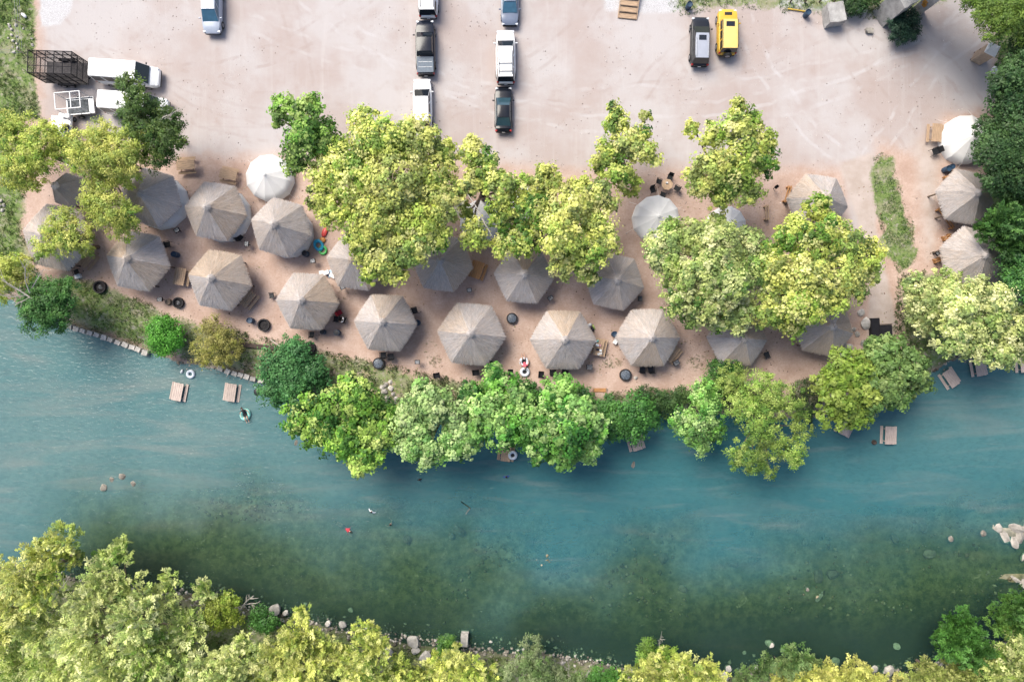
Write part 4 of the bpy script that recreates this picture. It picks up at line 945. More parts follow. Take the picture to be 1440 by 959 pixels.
# white utility cart, its near part under the trees
x, y = P(97, 182); t = empty('utility_cart', (x, y, gz(x, y)), R(84), 'small white cart with flat roof, half under the yellow-green trees', 'cart')
part('roof', PW, t, lambda bm: box(bm, -0.2, 0, 1.9, 1.9, 1.25, 0.09, bev=0.04)); part('cargo_box', PW, t, lambda bm: box(bm, -1.1, 0, 0.75, 1.3, 1.3, 0.5, bev=0.03)); part('body', PW, t, lambda bm: (box(bm, 0.3, 0, 0.55, 2.0, 1.25, 0.35, bev=0.08), box(bm, 1.1, 0, 0.85, 0.5, 1.15, 0.35, bev=0.08)))
part('seat', M_blackplastic, t, lambda bm: (box(bm, 0.0, 0, 0.85, 0.5, 1.1, 0.15, bev=0.04), box(bm, -0.27, 0, 1.15, 0.12, 1.1, 0.5, bev=0.04)))
for s in (-1, 1):
    for xx in (-0.9, 0.7): bar('roof_post', (xx, s * 0.58, 0.7), (xx, s * 0.58, 1.87), 0.04, M_blackplastic)
    for xx in (-1.1, 1.0):
        w_ = part('wheel', M_rubber, t, lambda bm: lathe_x(bm, 0.27, 0.2), 40, (xx, s * 0.58, 0.27)); part('rim', M_rim, w_, lambda bm: cyl(bm, (0, s * 0.05, 0), (0, s * 0.105, 0), 0.16, n=12))

# ------------------------------------------------------------------ built bits: steps, portable toilet, piers, wall, rocks
x, y = P(884, 8); t = empty('wooden_steps', (x, y, gz(x, y)), R(-6), 'broad wooden plank steps laid on the gravel at the top edge', 'steps')
for i in range(5):
    part('tread', M_wood, t, lambda bm: box(bm, 0, -1.15 + i * 0.60, 0.10 + i * 0.14, 1.75, 0.50, 0.06, bev=0.01)); part('riser', M_bark, t, lambda bm: box(bm, 0, -1.42 + i * 0.60, 0.05 + i * 0.14, 1.85, 0.07, 0.13))
for s in (-1, 1): part('side_beam', M_wood, t, lambda bm: box(bm, s * 0.95, 0.05, 0.36, 0.10, 3.0, 0.14, rot=Matrix.Rotation(R(13), 3, 'X')))
x, y = P(843, 560); t = empty('river_steps', (x, y, 0.0), 0, 'brown timber steps leading down to the river between bank trees', 'steps')
for i in range(5): part('tread', M_orangewood, t, lambda bm: box(bm, 0, 0.85 - i * 0.42, 0.06 - i * 0.17, 1.25, 0.40, 0.06, bev=0.01))
for s in (-1, 1): part('side_beam', M_wood, t, lambda bm: box(bm, s * 0.68, 0, -0.22, 0.09, 2.3, 0.2, rot=Matrix.Rotation(R(21), 3, 'X')))

x, y = P(1374, 83); t = empty('portable_toilet', (x, y, gz(x, y)), R(-28), 'portable toilet with white roof beside the dark trees at right', 'toilet')
part('cabin', M_tan, t, lambda bm: box(bm, 0, 0, 1.08, 1.1, 1.1, 2.1, bev=0.04)); part('roof', M_white, t, lambda bm: (box(bm, 0, 0, 2.2, 1.2, 1.2, 0.14, bev=0.05), box(bm, -0.42, -0.2, 2.30, 0.2, 0.3, 0.1, bev=0.04)))
d_ = part('door', mat('door_tan', (0.36, 0.27, 0.20), 0.6), t, lambda bm: box(bm, -0.56, 0, 1.05, 0.05, 0.8, 1.85, bev=0.01)); part('handle', M_blackplastic, d_, lambda bm: box(bm, -0.6, 0.3, 1.0, 0.04, 0.05, 0.16))
part('vent_pipe', M_white, t, lambda bm: cyl(bm, (0.4, 0.4, 2.2), (0.4, 0.4, 2.55), 0.05, n=8)); part('skid', M_blackplastic, t, lambda bm: (box(bm, 0, 0.4, 0.04, 1.2, 0.1, 0.08), box(bm, 0, -0.4, 0.04, 1.2, 0.1, 0.08)))
sack('bag', 1396, 100, 0.6, 0.8, 0.5, M_white, 'white sack lying below the portable toilet', 'bag')

def rough_block(bm, sx, sy, sz, amp, seed, cuts=3):
    g = random.Random(seed); bmesh.ops.create_cube(bm, size=1, matrix=Matrix.Translation((0, 0, sz / 2)) @ Matrix.Diagonal((sx, sy, sz, 1)))
    bmesh.ops.subdivide_edges(bm, edges=bm.edges[:], cuts=cuts, use_grid_fill=True)
    for v in bm.verts: v.co += Vector((g.uniform(-amp, amp), g.uniform(-amp, amp), g.uniform(-amp, amp)))
for (px, py, sx, sy, sz, rz, lb) in [(1168, 26, 1.7, 2.0, 1.5, 8, 'squat weathered concrete block at the top edge beside the blue barrel'), (1243, 22, 1.6, 2.0, 4.2, 30, 'tall weathered concrete pier left of the dark bush'), (1287, 18, 1.4, 1.1, 4.4, 38, 'tall concrete pier with an orange rust mark')]:
    x, y, z = Pg(px, py); t = empty('concrete_pier', (x, y, z - 0.1), R(rz), lb, 'concrete pier')
    part('shaft', M_concrete, t, lambda bm: rough_block(bm, sx, sy, sz, 0.06, px), 50)
    if px == 1287: part('rust_stain', mat('rust', (0.45, 0.22, 0.05), 0.9, 0.3, 6), t, lambda bm: [box(bm, -sx / 2 - 0.02 - 0.035 * 1, 0.0 + dy, 2.6 + dz, 0.03, 0.45, 0.5) for dy, dz in ((0, 0), (0.15, 0.3))])
x, y, z = Pg(1152, 4); t = empty('wooden_fence', (x, y, z), 0, 'low dark wooden fence with a pale top rail at the top edge', 'fence')
part('rail', M_greywood, t, lambda bm: box(bm, 0, 0, 1.1, 6.2, 0.10, 0.10))
for i in range(5): part('post', M_darkwood, t, lambda bm: box(bm, -3 + i * 1.5, 0.05, 0.55, 0.12, 0.12, 1.1))
x, y, z = Pg(1121, 15); o = part('pipe', mat('yellow_pipe', (0.6, 0.40, 0.06), 0.5), None, lambda bm: cyl(bm, (-1.0, 0.1, 0.12), (1.0, -0.2, 0.12), 0.07, n=10), 40, (x, y, z)); tag(o, 'yellow pipe on the ground left of the blue barrel', 'pipe')
x, y, z = Pg(1221, 45); o = part('boulder', M_greystone, None, lambda bm: rough_block(bm, 0.7, 0.45, 0.35, 0.08, 5, 2), 60, (x, y, z)); tag(o, 'single dark stone lying on the lot below the concrete piers', 'boulder')

# black cover at the foot of the sandy ramp, with the tumbled rocks left of it
x, y, z = Pg(1238, 468); t = empty('black_cover', (x, y, z), R(3), 'black rectangular cover at the foot of the sandy ramp', 'cover')
M_blk = mat('black_sheet', (0.008, 0.008, 0.012), 0.8, 0.3, 4)
part('sheet', M_blk, t, lambda bm: (box(bm, 0.25, -0.35, 0.35, 1.25, 2.3, 0.7, bev=0.05), box(bm, -0.75, 0.15, 0.30, 0.9, 2.8, 0.6, bev=0.05)))
part('edge_batten', M_darkwood, t, lambda bm: box(bm, 0.25, 0.86, 0.72, 1.25, 0.08, 0.06))

def rock_mesh(seed, flat=0.65):
    g = random.Random(seed); bm = bmesh.new(); bmesh.ops.create_icosphere(bm, subdivisions=2, radius=0.5)
    ph = [g.uniform(0, 6) for _ in range(6)]
    cuts = [Vector((g.gauss(0, 1), g.gauss(0, 1), g.gauss(0, 0.7))).normalized() for _ in range(7)]
    for v in bm.verts:
        d_ = v.co.normalized(); k = 1 + 0.12 * math.sin(3 * d_.x + ph[0]) + 0.10 * math.sin(4 * d_.y + ph[1]) + 0.08 * math.sin(5 * d_.z + ph[2]); p = d_ * 0.5 * k
        for c in cuts:
            e = p.dot(c) - 0.36
            if e > 0: p -= c * e * 0.85
        v.co = Vector((p.x, p.y, p.z * flat))
    me = bm_mesh(bm, 'rock', 30); return me
ROCKS = [rock_mesh(i, f_) for i, f_ in enumerate((0.7, 0.6, 0.5, 0.75, 0.45, 0.65))]
def rock(px, py, size, label, m=None, k=None, group=None, z=None, asp=1.0, name='boulder', parent=None, tilt=0.15):
    x, y, zz = Pg(px, py); zz = zz if z is None else z
    me = ROCKS[random.randrange(6) if k is None else k]
    if not me.materials: me.materials.append(M_stone)
    o = bpy.data.objects.new(name, me); C.objects.link(o); o.location = (x, y, zz + size * 0.12); o.scale = (size * asp, size / asp, size * 0.9)
    o.rotation_euler = (random.uniform(-tilt, tilt), random.uniform(-tilt, tilt), random.uniform(0, 6.28))
    o.material_slots[0].link = 'OBJECT'; o.material_slots[0].material = m or M_stone
    if label: tag(o, label, 'rock', group)
    return o
for px, py, s, lb in [(388, 857, 1.45, 'large pale boulder on the far bank left of the feathery yellow tree'), (403, 860, 0.7, 'small boulder right of the large pale one on the far bank'), (462, 876, 0.75, 'pointed pale rock at the far bank beside the dead shrub'), (483, 877, 0.9, 'pale rock right of the pointed one on the far bank'),
  (493, 857, 0.6, 'brown rock in the water off the far bank'), (581, 900, 1.5, 'big flat pale slab on the far bank above a yellow tree'), (585, 913, 0.9, 'pale slab below the big flat one on the far bank'), (598, 922, 1.2, 'whitish rock half under foliage on the far bank'), (547, 916, 1.4, 'grey rock between the two yellow feathery trees'),
  (869, 946, 1.1, 'pale rock beside the green shrub at the bottom edge'), (1082, 904, 1.05, 'rounded white boulder at the water edge, far bank right'), (1023, 938, 0.8, 'white boulder at the bottom edge right of the tall yellow tree'), (1018, 950, 1.0, 'grey boulder at the bottom edge right of the tall yellow tree'), (1062, 936, 0.55, 'small white rock left of the grey-green shrub'), (1046, 917, 0.45, 'small triangular white rock in the dark water'),
  (1260, 907, 0.8, 'white boulder alone in the dark water at right'), (1175, 929, 1.0, 'white boulder in the yellow shrub at the far bank'), (1229, 938, 0.9, 'left of the two white boulders at the bottom bank'), (1247, 940, 1.3, 'right, larger of the two white boulders at the bottom bank'), (1101, 914, 0.6, 'dark-sided small rock beside the grey-green shrub'),
  (180, 667, 0.75, 'tallest stone of the small group breaking the river surface at left'), (195, 677, 0.7, 'tilted brown stone of the group in the river at left'), (153, 683, 0.8, 'flat leftmost stone of the group in the river at left'), (165, 671, 0.6, 'small stone inside the group in the river at left'),
  (894, 531, 0.45, 'small white stone right of the fire ring with the blue-grey lid')]:
    rock(px, py, s, lb, z=(WL - 0.12) if 640 < py < 700 else None, m=M_wetstone if py < 700 and py > 600 else M_stone)
x, y, z = Pg(654, 894); o = part('concrete_block', M_stone, None, lambda bm: rough_block(bm, 0.75, 1.35, 0.9, 0.04, 3, 2), 40, (x, y, max(z, WL - 0.3)), (0, 0, R(-3))); tag(o, 'upright rectangular stone block in the water at the far bank', 'stone block')
rock(690, 900, 0.35, 'tiny white stone in the water right of the rectangular block', z=WL - 0.05)
# stones glimpsed under the river surface
for px, py in [(557, 709), (575, 733), (645, 745), (635, 752), (497, 690), (573, 757), (803, 733), (877, 730), (745, 760), (932, 783), (1057, 790), (1130, 760), (1262, 700), (1262, 715), (1295, 740), (1337, 672), (1345, 673), (952, 653), (888, 654), (910, 678), (755, 700), (1225, 695), (1093, 715), (1305, 776), (1150, 810), (1170, 806), (1255, 755), (440, 620), (420, 622), (845, 742), (875, 733), (1030, 791), (960, 827), (855, 822)]:
    x, y, z = Pg(px, py); s = random.uniform(0.6, 1.3)
    rock(px, py, s, 'stone lying just under the river surface', m=M_wetstone, group='stones under the river surface', z=max(z, WL - 0.55 - 0.15 * s), asp=1.2)
# outcrop at the right edge
M_shelf = mat('tan_rock', (0.33, 0.30, 0.26), 0.9, 0.35, 2.0, 0.6, objvar=0.15)
for px, py, sz, k_, zz, asp, lb in [(1428, 742, 1.9, 4, -0.40, 1.5, 'topmost slab of the pale rock shelf at the right edge'), (1412, 752, 1.5, 2, -0.36, 1.4, 'left slab of the pale rock shelf'), (1434, 754, 1.6, 4, -0.32, 1.3, 'middle slab of the pale rock shelf'), (1447, 746, 1.9, 4, -0.33, 1.3, 'slab of the rock shelf cut by the right edge'), (1424, 762, 1.3, 2, -0.26, 1.3, 'lower slab of the pale rock shelf'), (1405, 744, 1.2, 1, -0.30, 1.1, 'brown rock at the left end of the pale rock shelf'),
  (1374, 746, 0.9, 3, -0.24, 1.1, 'dark rounded rock left of the pale rock shelf'), (1328, 754, 0.8, 0, -0.24, 1.1, 'grey stone in the river well left of the rock shelf'), (1438, 779, 1.3, 4, -0.30, 1.5, 'flat rock just below the pale rock shelf'), (1428, 814, 1.3, 4, -0.30, 1.7, 'low pale ledge near the lower right water'), (1438, 818, 1.2, 2, -0.26, 1.3, 'small ledge stone right of the low pale ledge'), (1152, 840, 1.0, 2, -0.34, 1.5, 'flat stone on the brown gravel hump'), (1135, 828, 0.6, 3, -0.2, 1.0, 'white stone on the brown gravel hump')]:
    rock(px, py, sz, lb, m=M_wetstone if sz < 0.95 else M_shelf, k=k_, z=WL + zz, asp=asp)
# tumbled rocks at the ramp
for i, (px, py, s) in enumerate([(1216, 455, 1.25), (1193, 408, 0.9), (1187, 486, 0.75), (1193, 488, 0.9), (1205, 470, 0.6), (1221, 482, 0.8), (1183, 496, 1.1), (1200, 463, 0.5), (1196, 502, 0.5), (1210, 440, 0.8), (1180, 505, 0.6), (1213, 482, 0.7)]):
    lb = 'largest white boulder of the tumble left of the black cover' if i == 0 else ('slab-like rock at the upper end of the tumble beside the ramp' if i == 1 else 'small rock in the tumble between hut and black cover')
    rock(px, py, s, lb, m=M_stone if i % 3 == 0 else M_greystone, group=None if i < 2 else 'tumbled rocks beside the ramp')
for px, py in [(543, 541), (550, 546), (541, 550), (553, 554), (545, 559), (557, 560), (538, 544), (549, 537), (556, 566), (543, 567), (552, 571)]:
    rock(px, py, random.uniform(0.45, 0.8), 'flat white stone in the little cascade above the bank trees', k=4, group='flat stones of the cascade', m=M_stone if random.random() < .7 else M_greystone, tilt=0.4)
for px, py in [(13, 35), (17, 42), (12, 54), (17, 50), (19, 58), (24, 62), (18, 67), (20, 74), (23, 36), (33, 41), (46, 64), (45, 55), (25, 68), (14, 38), (24, 52)]:
    rock(px, py, random.uniform(0.25, 0.42), 'small white stone in the ring on the grass at top left', k=3, group='white stones at top left')
sack('bag', 35, 23, 0.35, 0.75, 0.3, M_white, 'white bundle on the grass strip above the white stones', 'bag', 50)
for px, py in [(2, 283), (0, 290), (4, 296), (6, 289), (-4, 284), (-3, 296)]: rock(px, py, 0.45, 'white stone of the little ring at the left picture edge', k=3, group='white stones at the left edge')
# retaining wall of pale stones along the left bank
def wall(pts, label, s0, h):
    x, y, z = Pg(*pts[0]); t = empty('retaining_wall', (x, y, 0), 0, label, 'wall'); acc = 0
    for (ax, ay), (bx, by) in zip(pts[:-1], pts[1:]):
        n = max(1, int(math.hypot(bx - ax, by - ay) / (s0 * S)))
        for i in range(n):
            f_ = (i + 0.5) / n; px, py = ax + (bx - ax) * f_, ay + (by - ay) * f_; wx_, wy_ = P(px, py, WL + h)
            o = bpy.data.objects.new('stone', BLOCKS[random.randrange(4)]); C.objects.link(o); o.parent = t
            o.location = (wx_ - x, wy_ - y, WL - 0.35 + random.uniform(-.03, .05)); o.rotation_euler = (random.uniform(-.05, .05), random.uniform(-.05, .05), math.atan2(-(by - ay), bx - ax) + random.uniform(-.12, .12)); o.scale = (s0 * random.uniform(0.85, 1.0), random.uniform(0.42, 0.58), h + 0.35)
BLOCKS = []
for i in range(4):
    bm = bmesh.new(); rough_block(bm, 1, 1, 1, 0.06, 60 + i, 2); me = bm_mesh(bm, 'stone', 50); me.materials.append(M_stone); BLOCKS.append(me)
wall([(92, 457), (120, 467), (150, 476), (180, 487), (207, 497)], 'pale stone retaining wall edging the lawn at the left bank', 0.62, 0.55)
wall([(305, 516), (325, 524), (350, 531), (372, 537)], 'low stone edging on the bank above the second river table', 0.6, 0.4)
# dark plank lying on the bank
x, y, z = Pg(363, 487); o = part('timber_beam', M_darkwood, None, lambda bm: box(bm, 0, 0, 0.12, 3.8, 0.45, 0.22, bev=0.04), None, (x, y, z), (0, 0, R(-5))); tag(o, 'dark timber beam lying in the weeds near the bank', 'beam')
x, y, z = Pg(388, 482); o = part('plank', M_greywood, None, lambda bm: box(bm, 0, 0, 0.27, 1.2, 0.12, 0.05), None, (x, y, z), (0, 0.05, R(-35))); tag(o, 'pale plank across the end of the dark timber beam', 'plank')
# submerged block, stump in the river, left wire fence
x, y, z = Pg(652, 713); o = part('sunken_slab', M_wetstone, None, lambda bm: (box(bm, 0, 0, 0.1, 1.1, 0.9, 0.25, bev=0.03), box(bm, 0.02, 0.42, 0.32, 1.2, 0.10, 0.3), box(bm, 0.56, 0.0, 0.321, 0.10, 0.74, 0.3)), None, (x, y, WL - 0.47), (0, 0, R(-35))); tag(o, 'concrete slab sunk in mid-river with its raised rim showing', 'slab')
x, y, z = Pg(1226, 621); o = part('stump', M_darkwood, None, lambda bm: lathe(bm, [(0.30, 0.0), (0.26, 0.5), (0.20, 0.62), (0.12, 0.55), (0.0, 0.5)], 10), 40, (x, y, z)); tag(o, 'dark stump in the shallows left of the lone river table', 'stump')
sack('mooring_block', 363, 551, 0.95, 1.0, 0.45, M_blackplastic, 'dark lump in the shallows right of the second river table', 'rock'); C.objects[-1].location.z = WL - 0.3
x, y, z = Pg(36, 77); t = empty('wire_fence', (x, y, z), 0, 'thin wire fence along the grass strip at top left', 'fence')
for dx, dy in ((0, 0), (-0.2, 3.0), (-0.3, 6.2), (-3.2, -0.1)): part('post', M_greywood, t, lambda bm: cyl(bm, (dx, dy, 0), (dx, dy, 1.25), 0.05, n=6))
for zz in (0.5, 0.85, 1.2):
    part('wire', M_alu, t, lambda bm: (cyl(bm, (0, 0, zz), (-0.2, 3.0, zz), 0.012, n=4), cyl(bm, (-0.2, 3.0, zz), (-0.3, 6.2, zz), 0.012, n=4), cyl(bm, (0, 0, zz), (-3.2, -0.1, zz), 0.012, n=4)))
# ------------------------------------------------------------------ people
M_skin = mat('skin', (0.48, 0.28, 0.20), 0.6, 0.06, 6); M_hair = mat('dark_hair', (0.02, 0.014, 0.012), 0.6, 0.3, 12)
def person(loc, rz, pose, label, shirt, shorts, skin=M_skin, hair=M_hair, sleeve=True):
    """pose gives joint positions in metres, x to the person's left, y forward, z up"""
    J = pose; me = bpy.data.meshes.new('body'); names = []; V = []; E = []; Rr = []; seg = []
    def add(n, p, r, par=None, kind=0):
        names.append(n); V.append(p); Rr.append(r); seg.append(kind)
        if par is not None: E.append((names.index(par), len(V) - 1))
    def v(n): return Vector(J[n])
    add('pelvis', v('pelvis'), 0.15, None, 2); add('waist', v('pelvis').lerp(v('chest'), 0.5), 0.125, 'pelvis', 1); add('chest', v('chest'), 0.155, 'waist', 1)
    add('neckbase', v('chest').lerp(v('head'), 0.48), 0.075, 'chest', 1); add('neck', v('chest').lerp(v('head'), 0.66), 0.055, 'neckbase', 0); add('head', v('head'), 0.092, 'neck', 0)
    up = (v('head') - v('chest')).normalized(); add('crown', v('head') + up * 0.11, 0.078, 'head', 0)
    for s, sg in (('l', 1), ('r', -1)):
        add(s + 'sh', v(s + 'sh'), 0.068, 'chest', 1); add(s + 'el', v(s + 'el'), 0.045, s + 'sh', 1 if sleeve else 0); add(s + 'wr', v(s + 'wr'), 0.030, s + 'el', 0)
        d_ = (v(s + 'wr') - v(s + 'el')).normalized(); sd_ = d_.cross(Vector((0, 0, 1))); sd_ = sd_.normalized() if sd_.length > 0.1 else Vector((1, 0, 0)); dn = sd_.cross(d_)
        palm = v(s + 'wr') + d_ * 0.075; add(s + 'palm', palm, 0.036, s + 'wr', 0)
        for i, (o_, ln) in enumerate(((-0.033, 0.065), (-0.011, 0.08), (0.011, 0.075), (0.033, 0.058))):
            add(s + 'f%d' % i, palm + sd_ * o_ + d_ * 0.035 , 0.010, s + 'palm', 0); add(s + 'g%d' % i, palm + sd_ * o_ * 1.2 + d_ * (0.035 + ln * 0.55) - dn * 0.006, 0.009, s + 'f%d' % i, 0); add(s + 'h%d' % i, palm + sd_ * o_ * 1.25 + d_ * (0.035 + ln) - dn * 0.024, 0.008, s + 'g%d' % i, 0)
        add(s + 't0', palm - sd_ * sg * 0.045, 0.012, s + 'palm', 0); add(s + 't1', palm - sd_ * sg * 0.066 + d_ * 0.035, 0.010, s + 't0', 0)
        add(s + 'hip', v(s + 'hip'), 0.10, 'pelvis', 2); add(s + 'th', v(s + 'hip').lerp(v(s + 'kn'), 0.5), 0.082, s + 'hip', 2); add(s + 'kn', v(s + 'kn'), 0.056, s + 'th', 0); add(s + 'calf', v(s + 'kn').lerp(v(s + 'an'), 0.35), 0.056, s + 'kn', 0)
        add(s + 'an', v(s + 'an'), 0.036, s + 'calf', 0); add(s + 'toe', v(s + 'toe'), 0.034, s + 'an', 0)
    me.from_pydata([tuple(p) for p in V], E, []); o = bpy.data.objects.new('body_tmp', me); C.objects.link(o)
    md = o.modifiers.new('skin', 'SKIN'); md.use_smooth_shade = True
    for i, r in enumerate(Rr): me.skin_vertices[0].data[i].radius = (r, r)
    me.skin_vertices[0].data[0].use_root = True
    o.modifiers.new('sub', 'SUBSURF').levels = 1
    dg = bpy.context.evaluated_depsgraph_get(); bme = bpy.data.meshes.new_from_object(o.evaluated_get(dg)); bpy.data.objects.remove(o)
    bme.materials.clear()
    for m_ in (skin, shirt, shorts): bme.materials.append(m_)
    Vn = np.array([tuple(p) for p in V]); sg_ = np.array(seg)
    # nearest bone midpoint decides what covers the face
    mids = np.array([(Vn[a_] * (1 - f_) + Vn[b_] * f_) for a_, b_ in E for f_ in (0.2, 0.5, 0.8)]); ms = np.array([sg_[b_] if f_ > 0.3 else min(sg_[a_], 9) for a_, b_ in E for f_ in (0.2, 0.5, 0.8)])
    for p in bme.polygons:
        c = np.array(p.center); p.material_index = int(ms[np.argmin(((mids - c) ** 2).sum(1))]); p.use_smooth = True
    t = empty('person', loc, R(rz), label, 'person', 'people'); bo = link('body', bme, None, t)
    hd = v('head'); f_dir = Vector(J.get('face', (0, 1, 0))); f_dir = (f_dir - up * f_dir.dot(up)).normalized(); lf = up.cross(f_dir)
    rot = Matrix((lf, f_dir, up)).transposed().to_4x4(); T = Matrix.Translation(hd) @ rot
    def hairfn(bm):
        bmesh.ops.create_uvsphere(bm, u_segments=12, v_segments=8, radius=1.0, matrix=Matrix.Translation((0, -0.018, 0.055)) @ Matrix.Diagonal((0.103, 0.112, 0.115, 1)))
        bmesh.ops.delete(bm, geom=[q_ for q_ in bm.verts if q_.co.y > 0.045 and q_.co.z < 0.08 or q_.co.z < -0.03], context='VERTS'); bmesh.ops.transform(bm, matrix=T, verts=bm.verts[:])
    part('hair', hair, t, hairfn, 60)
    for s in (1, -1):
        part('eye', M_hair, t, lambda bm: bmesh.ops.create_uvsphere(bm, u_segments=6, v_segments=4, radius=0.012, matrix=T @ Matrix.Translation((s * 0.034, 0.088, 0.02))))
        part('ear', skin, t, lambda bm: bmesh.ops.create_uvsphere(bm, u_segments=6, v_segments=4, radius=1, matrix=T @ Matrix.Translation((s * 0.097, 0.0, 0.01)) @ Matrix.Diagonal((0.012, 0.022, 0.03, 1))))
    part('nose', skin, t, lambda bm: bmesh.ops.create_cone(bm, cap_ends=True, segments=5, radius1=0.02, radius2=0.008, depth=0.04, matrix=T @ Matrix.Translation((0, 0.10, -0.005)) @ Matrix.Rotation(R(-60), 4, 'X')))
    part('mouth', M_redcloth, t, lambda bm: box(bm, *(T @ Vector((0, 0.088, -0.045))), 0.04, 0.012, 0.01))
    return t
def mir(d):
    out = dict(d)
    for k_ in ('sh', 'el', 'wr', 'hip', 'kn', 'an', 'toe'):
        if 'r' + k_ not in out: a_ = d['l' + k_]; out['r' + k_] = (-a_[0], a_[1], a_[2])
    return out
WADE = mir(dict(pelvis=(0, 0, 0.92), chest=(0, 0.02, 1.32), head=(0, 0.05, 1.60), lsh=(0.19, 0.02, 1.40), lel=(0.38, 0.12, 1.28), lwr=(0.42, 0.36, 1.22), lhip=(0.10, 0, 0.88), lkn=(0.12, 0.08, 0.48), lan=(0.13, 0.0, 0.08), ltoe=(0.14, 0.16, 0.03)))
SWIM = mir(dict(pelvis=(0, -0.45, -0.05), chest=(0, 0.0, 0.06), head=(0, 0.30, 0.17), face=(0, 0.5, -0.8), lsh=(0.19, 0.05, 0.06), lel=(0.42, 0.22, 0.02), lwr=(0.40, 0.48, 0.04), lhip=(0.10, -0.50, -0.06), lkn=(0.15, -0.92, -0.10), lan=(0.13, -1.32, -0.06), ltoe=(0.13, -1.46, -0.10), rsh=(-0.19, 0.05, 0.06), rel=(-0.45, 0.05, 0.04), rwr=(-0.62, 0.22, 0.02)))
FLOAT = mir(dict(pelvis=(0, 0.02, 0.12), chest=(0, -0.34, 0.38), head=(0, -0.58, 0.56), face=(0, 0.7, 0.7), lsh=(0.19, -0.38, 0.40), lel=(0.42, -0.18, 0.36), lwr=(0.44, 0.08, 0.36), lhip=(0.10, 0.06, 0.14), lkn=(0.14, 0.50, 0.42), lan=(0.12, 0.88, 0.22), ltoe=(0.12, 1.02, 0.30)))
M_pink = mat('pink_shirt', (0.55, 0.10, 0.14), 0.8, 0.1); M_redshirt = mat('red_shirt', (0.50, 0.04, 0.06), 0.8, 0.1); M_wshirt = mat('white_shirt', (0.68, 0.70, 0.74), 0.8, 0.08); M_bshirt = mat('blue_shirt', (0.04, 0.08, 0.32), 0.8, 0.1); M_blkcloth = mat('black_cloth', (0.02, 0.02, 0.024), 0.85, 0.2)
def wader(px, py, rz, label, shirt, sink, pose=WADE, **k_):
    x, y = P(px, py, WL + 0.2); return person((x, y, WL - sink), rz, pose, label, shirt, M_blkcloth, **k_)
wader(590, 675, 20, 'dark-haired bather immersed to the shoulders below the bank trees', M_blkcloth, 1.42)
wader(522, 720, -30, 'bather in a white shirt standing shoulder-deep in mid-river', M_wshirt, 1.30)
wader(549, 738, 60, 'bather of whom only the head shows in mid-river', M_skin, 1.46, sleeve=False)
wader(489, 746, -120, 'swimmer in a red shirt with arms stretched in mid-river', M_redshirt, 0.10, SWIM)
wader(712, 671, 10, 'bather in a blue shirt near the river table with the tube', M_bshirt, 1.36)
x, y = P(345, 583, WL + 0.2); person((x - 0.02, y + 0.12, WL + 0.04), 200, FLOAT, 'person in black lying back on the mint swim ring', M_blkcloth, M_blkcloth, sleeve=False)
x, y, z = Pg(737, 509); person((x + 0.02, y - 0.02, z + 0.06), 10, FLOAT, 'person in a pink top sitting in the upper swim tube on the ground', M_pink, M_blkcloth, sleeve=False)
x, y, z = Pg(484, 450); person((x, y, z + 0.34), 75, dict(FLOAT, chest=(0, -0.12, 0.62), head=(0, -0.10, 0.90), face=(0, 1, 0), lsh=(0.19, -0.12, 0.68), rsh=(-0.19, -0.12, 0.68), lel=(0.27, 0.0, 0.42), rel=(-0.27, 0.0, 0.42), lwr=(0.22, 0.26, 0.36), rwr=(-0.22, 0.26, 0.36), lkn=(0.12, 0.42, 0.16), rkn=(-0.12, 0.42, 0.16), lan=(0.12, 0.45, -0.26), ran=(-0.12, 0.45, -0.26), ltoe=(0.13, 0.62, -0.30), rtoe=(-0.13, 0.62, -0.30)), 'person in white sitting in the black camp chair beside the red one', M_wshirt, M_blkcloth)
# ------------------------------------------------------------------ trees and shrubs
def unit(g, n, zmin=-1.0):
    z = g.uniform(zmin, 1, n); a_ = g.uniform(0, 2 * np.pi, n); s = np.sqrt(1 - z * z); return np.stack([s * np.cos(a_), s * np.sin(a_), z], 1)
def nrmz(v): return v / np.maximum(1e-9, np.linalg.norm(v, axis=1, keepdims=True))
def leaf_quads(c, d, nrm, ln, w, col):
    """rhombic leaves: centre c, long axis d, normal nrm"""
    s = nrmz(np.cross(d, nrm)); n = len(c); up = nrmz(np.cross(s, d))
    V = np.empty((n, 4, 3)); V[:, 0] = c - d * ln[:, None] * 0.5; V[:, 2] = c + d * ln[:, None] * 0.5 - up * ln[:, None] * 0.10
    V[:, 1] = c + s * w[:, None] * 0.5 + up * w[:, None] * 0.14 + d * ln[:, None] * 0.08; V[:, 3] = c - s * w[:, None] * 0.5 + up * w[:, None] * 0.14 + d * ln[:, None] * 0.08
    return V.reshape(-1, 3), np.repeat(col, 4, axis=0)
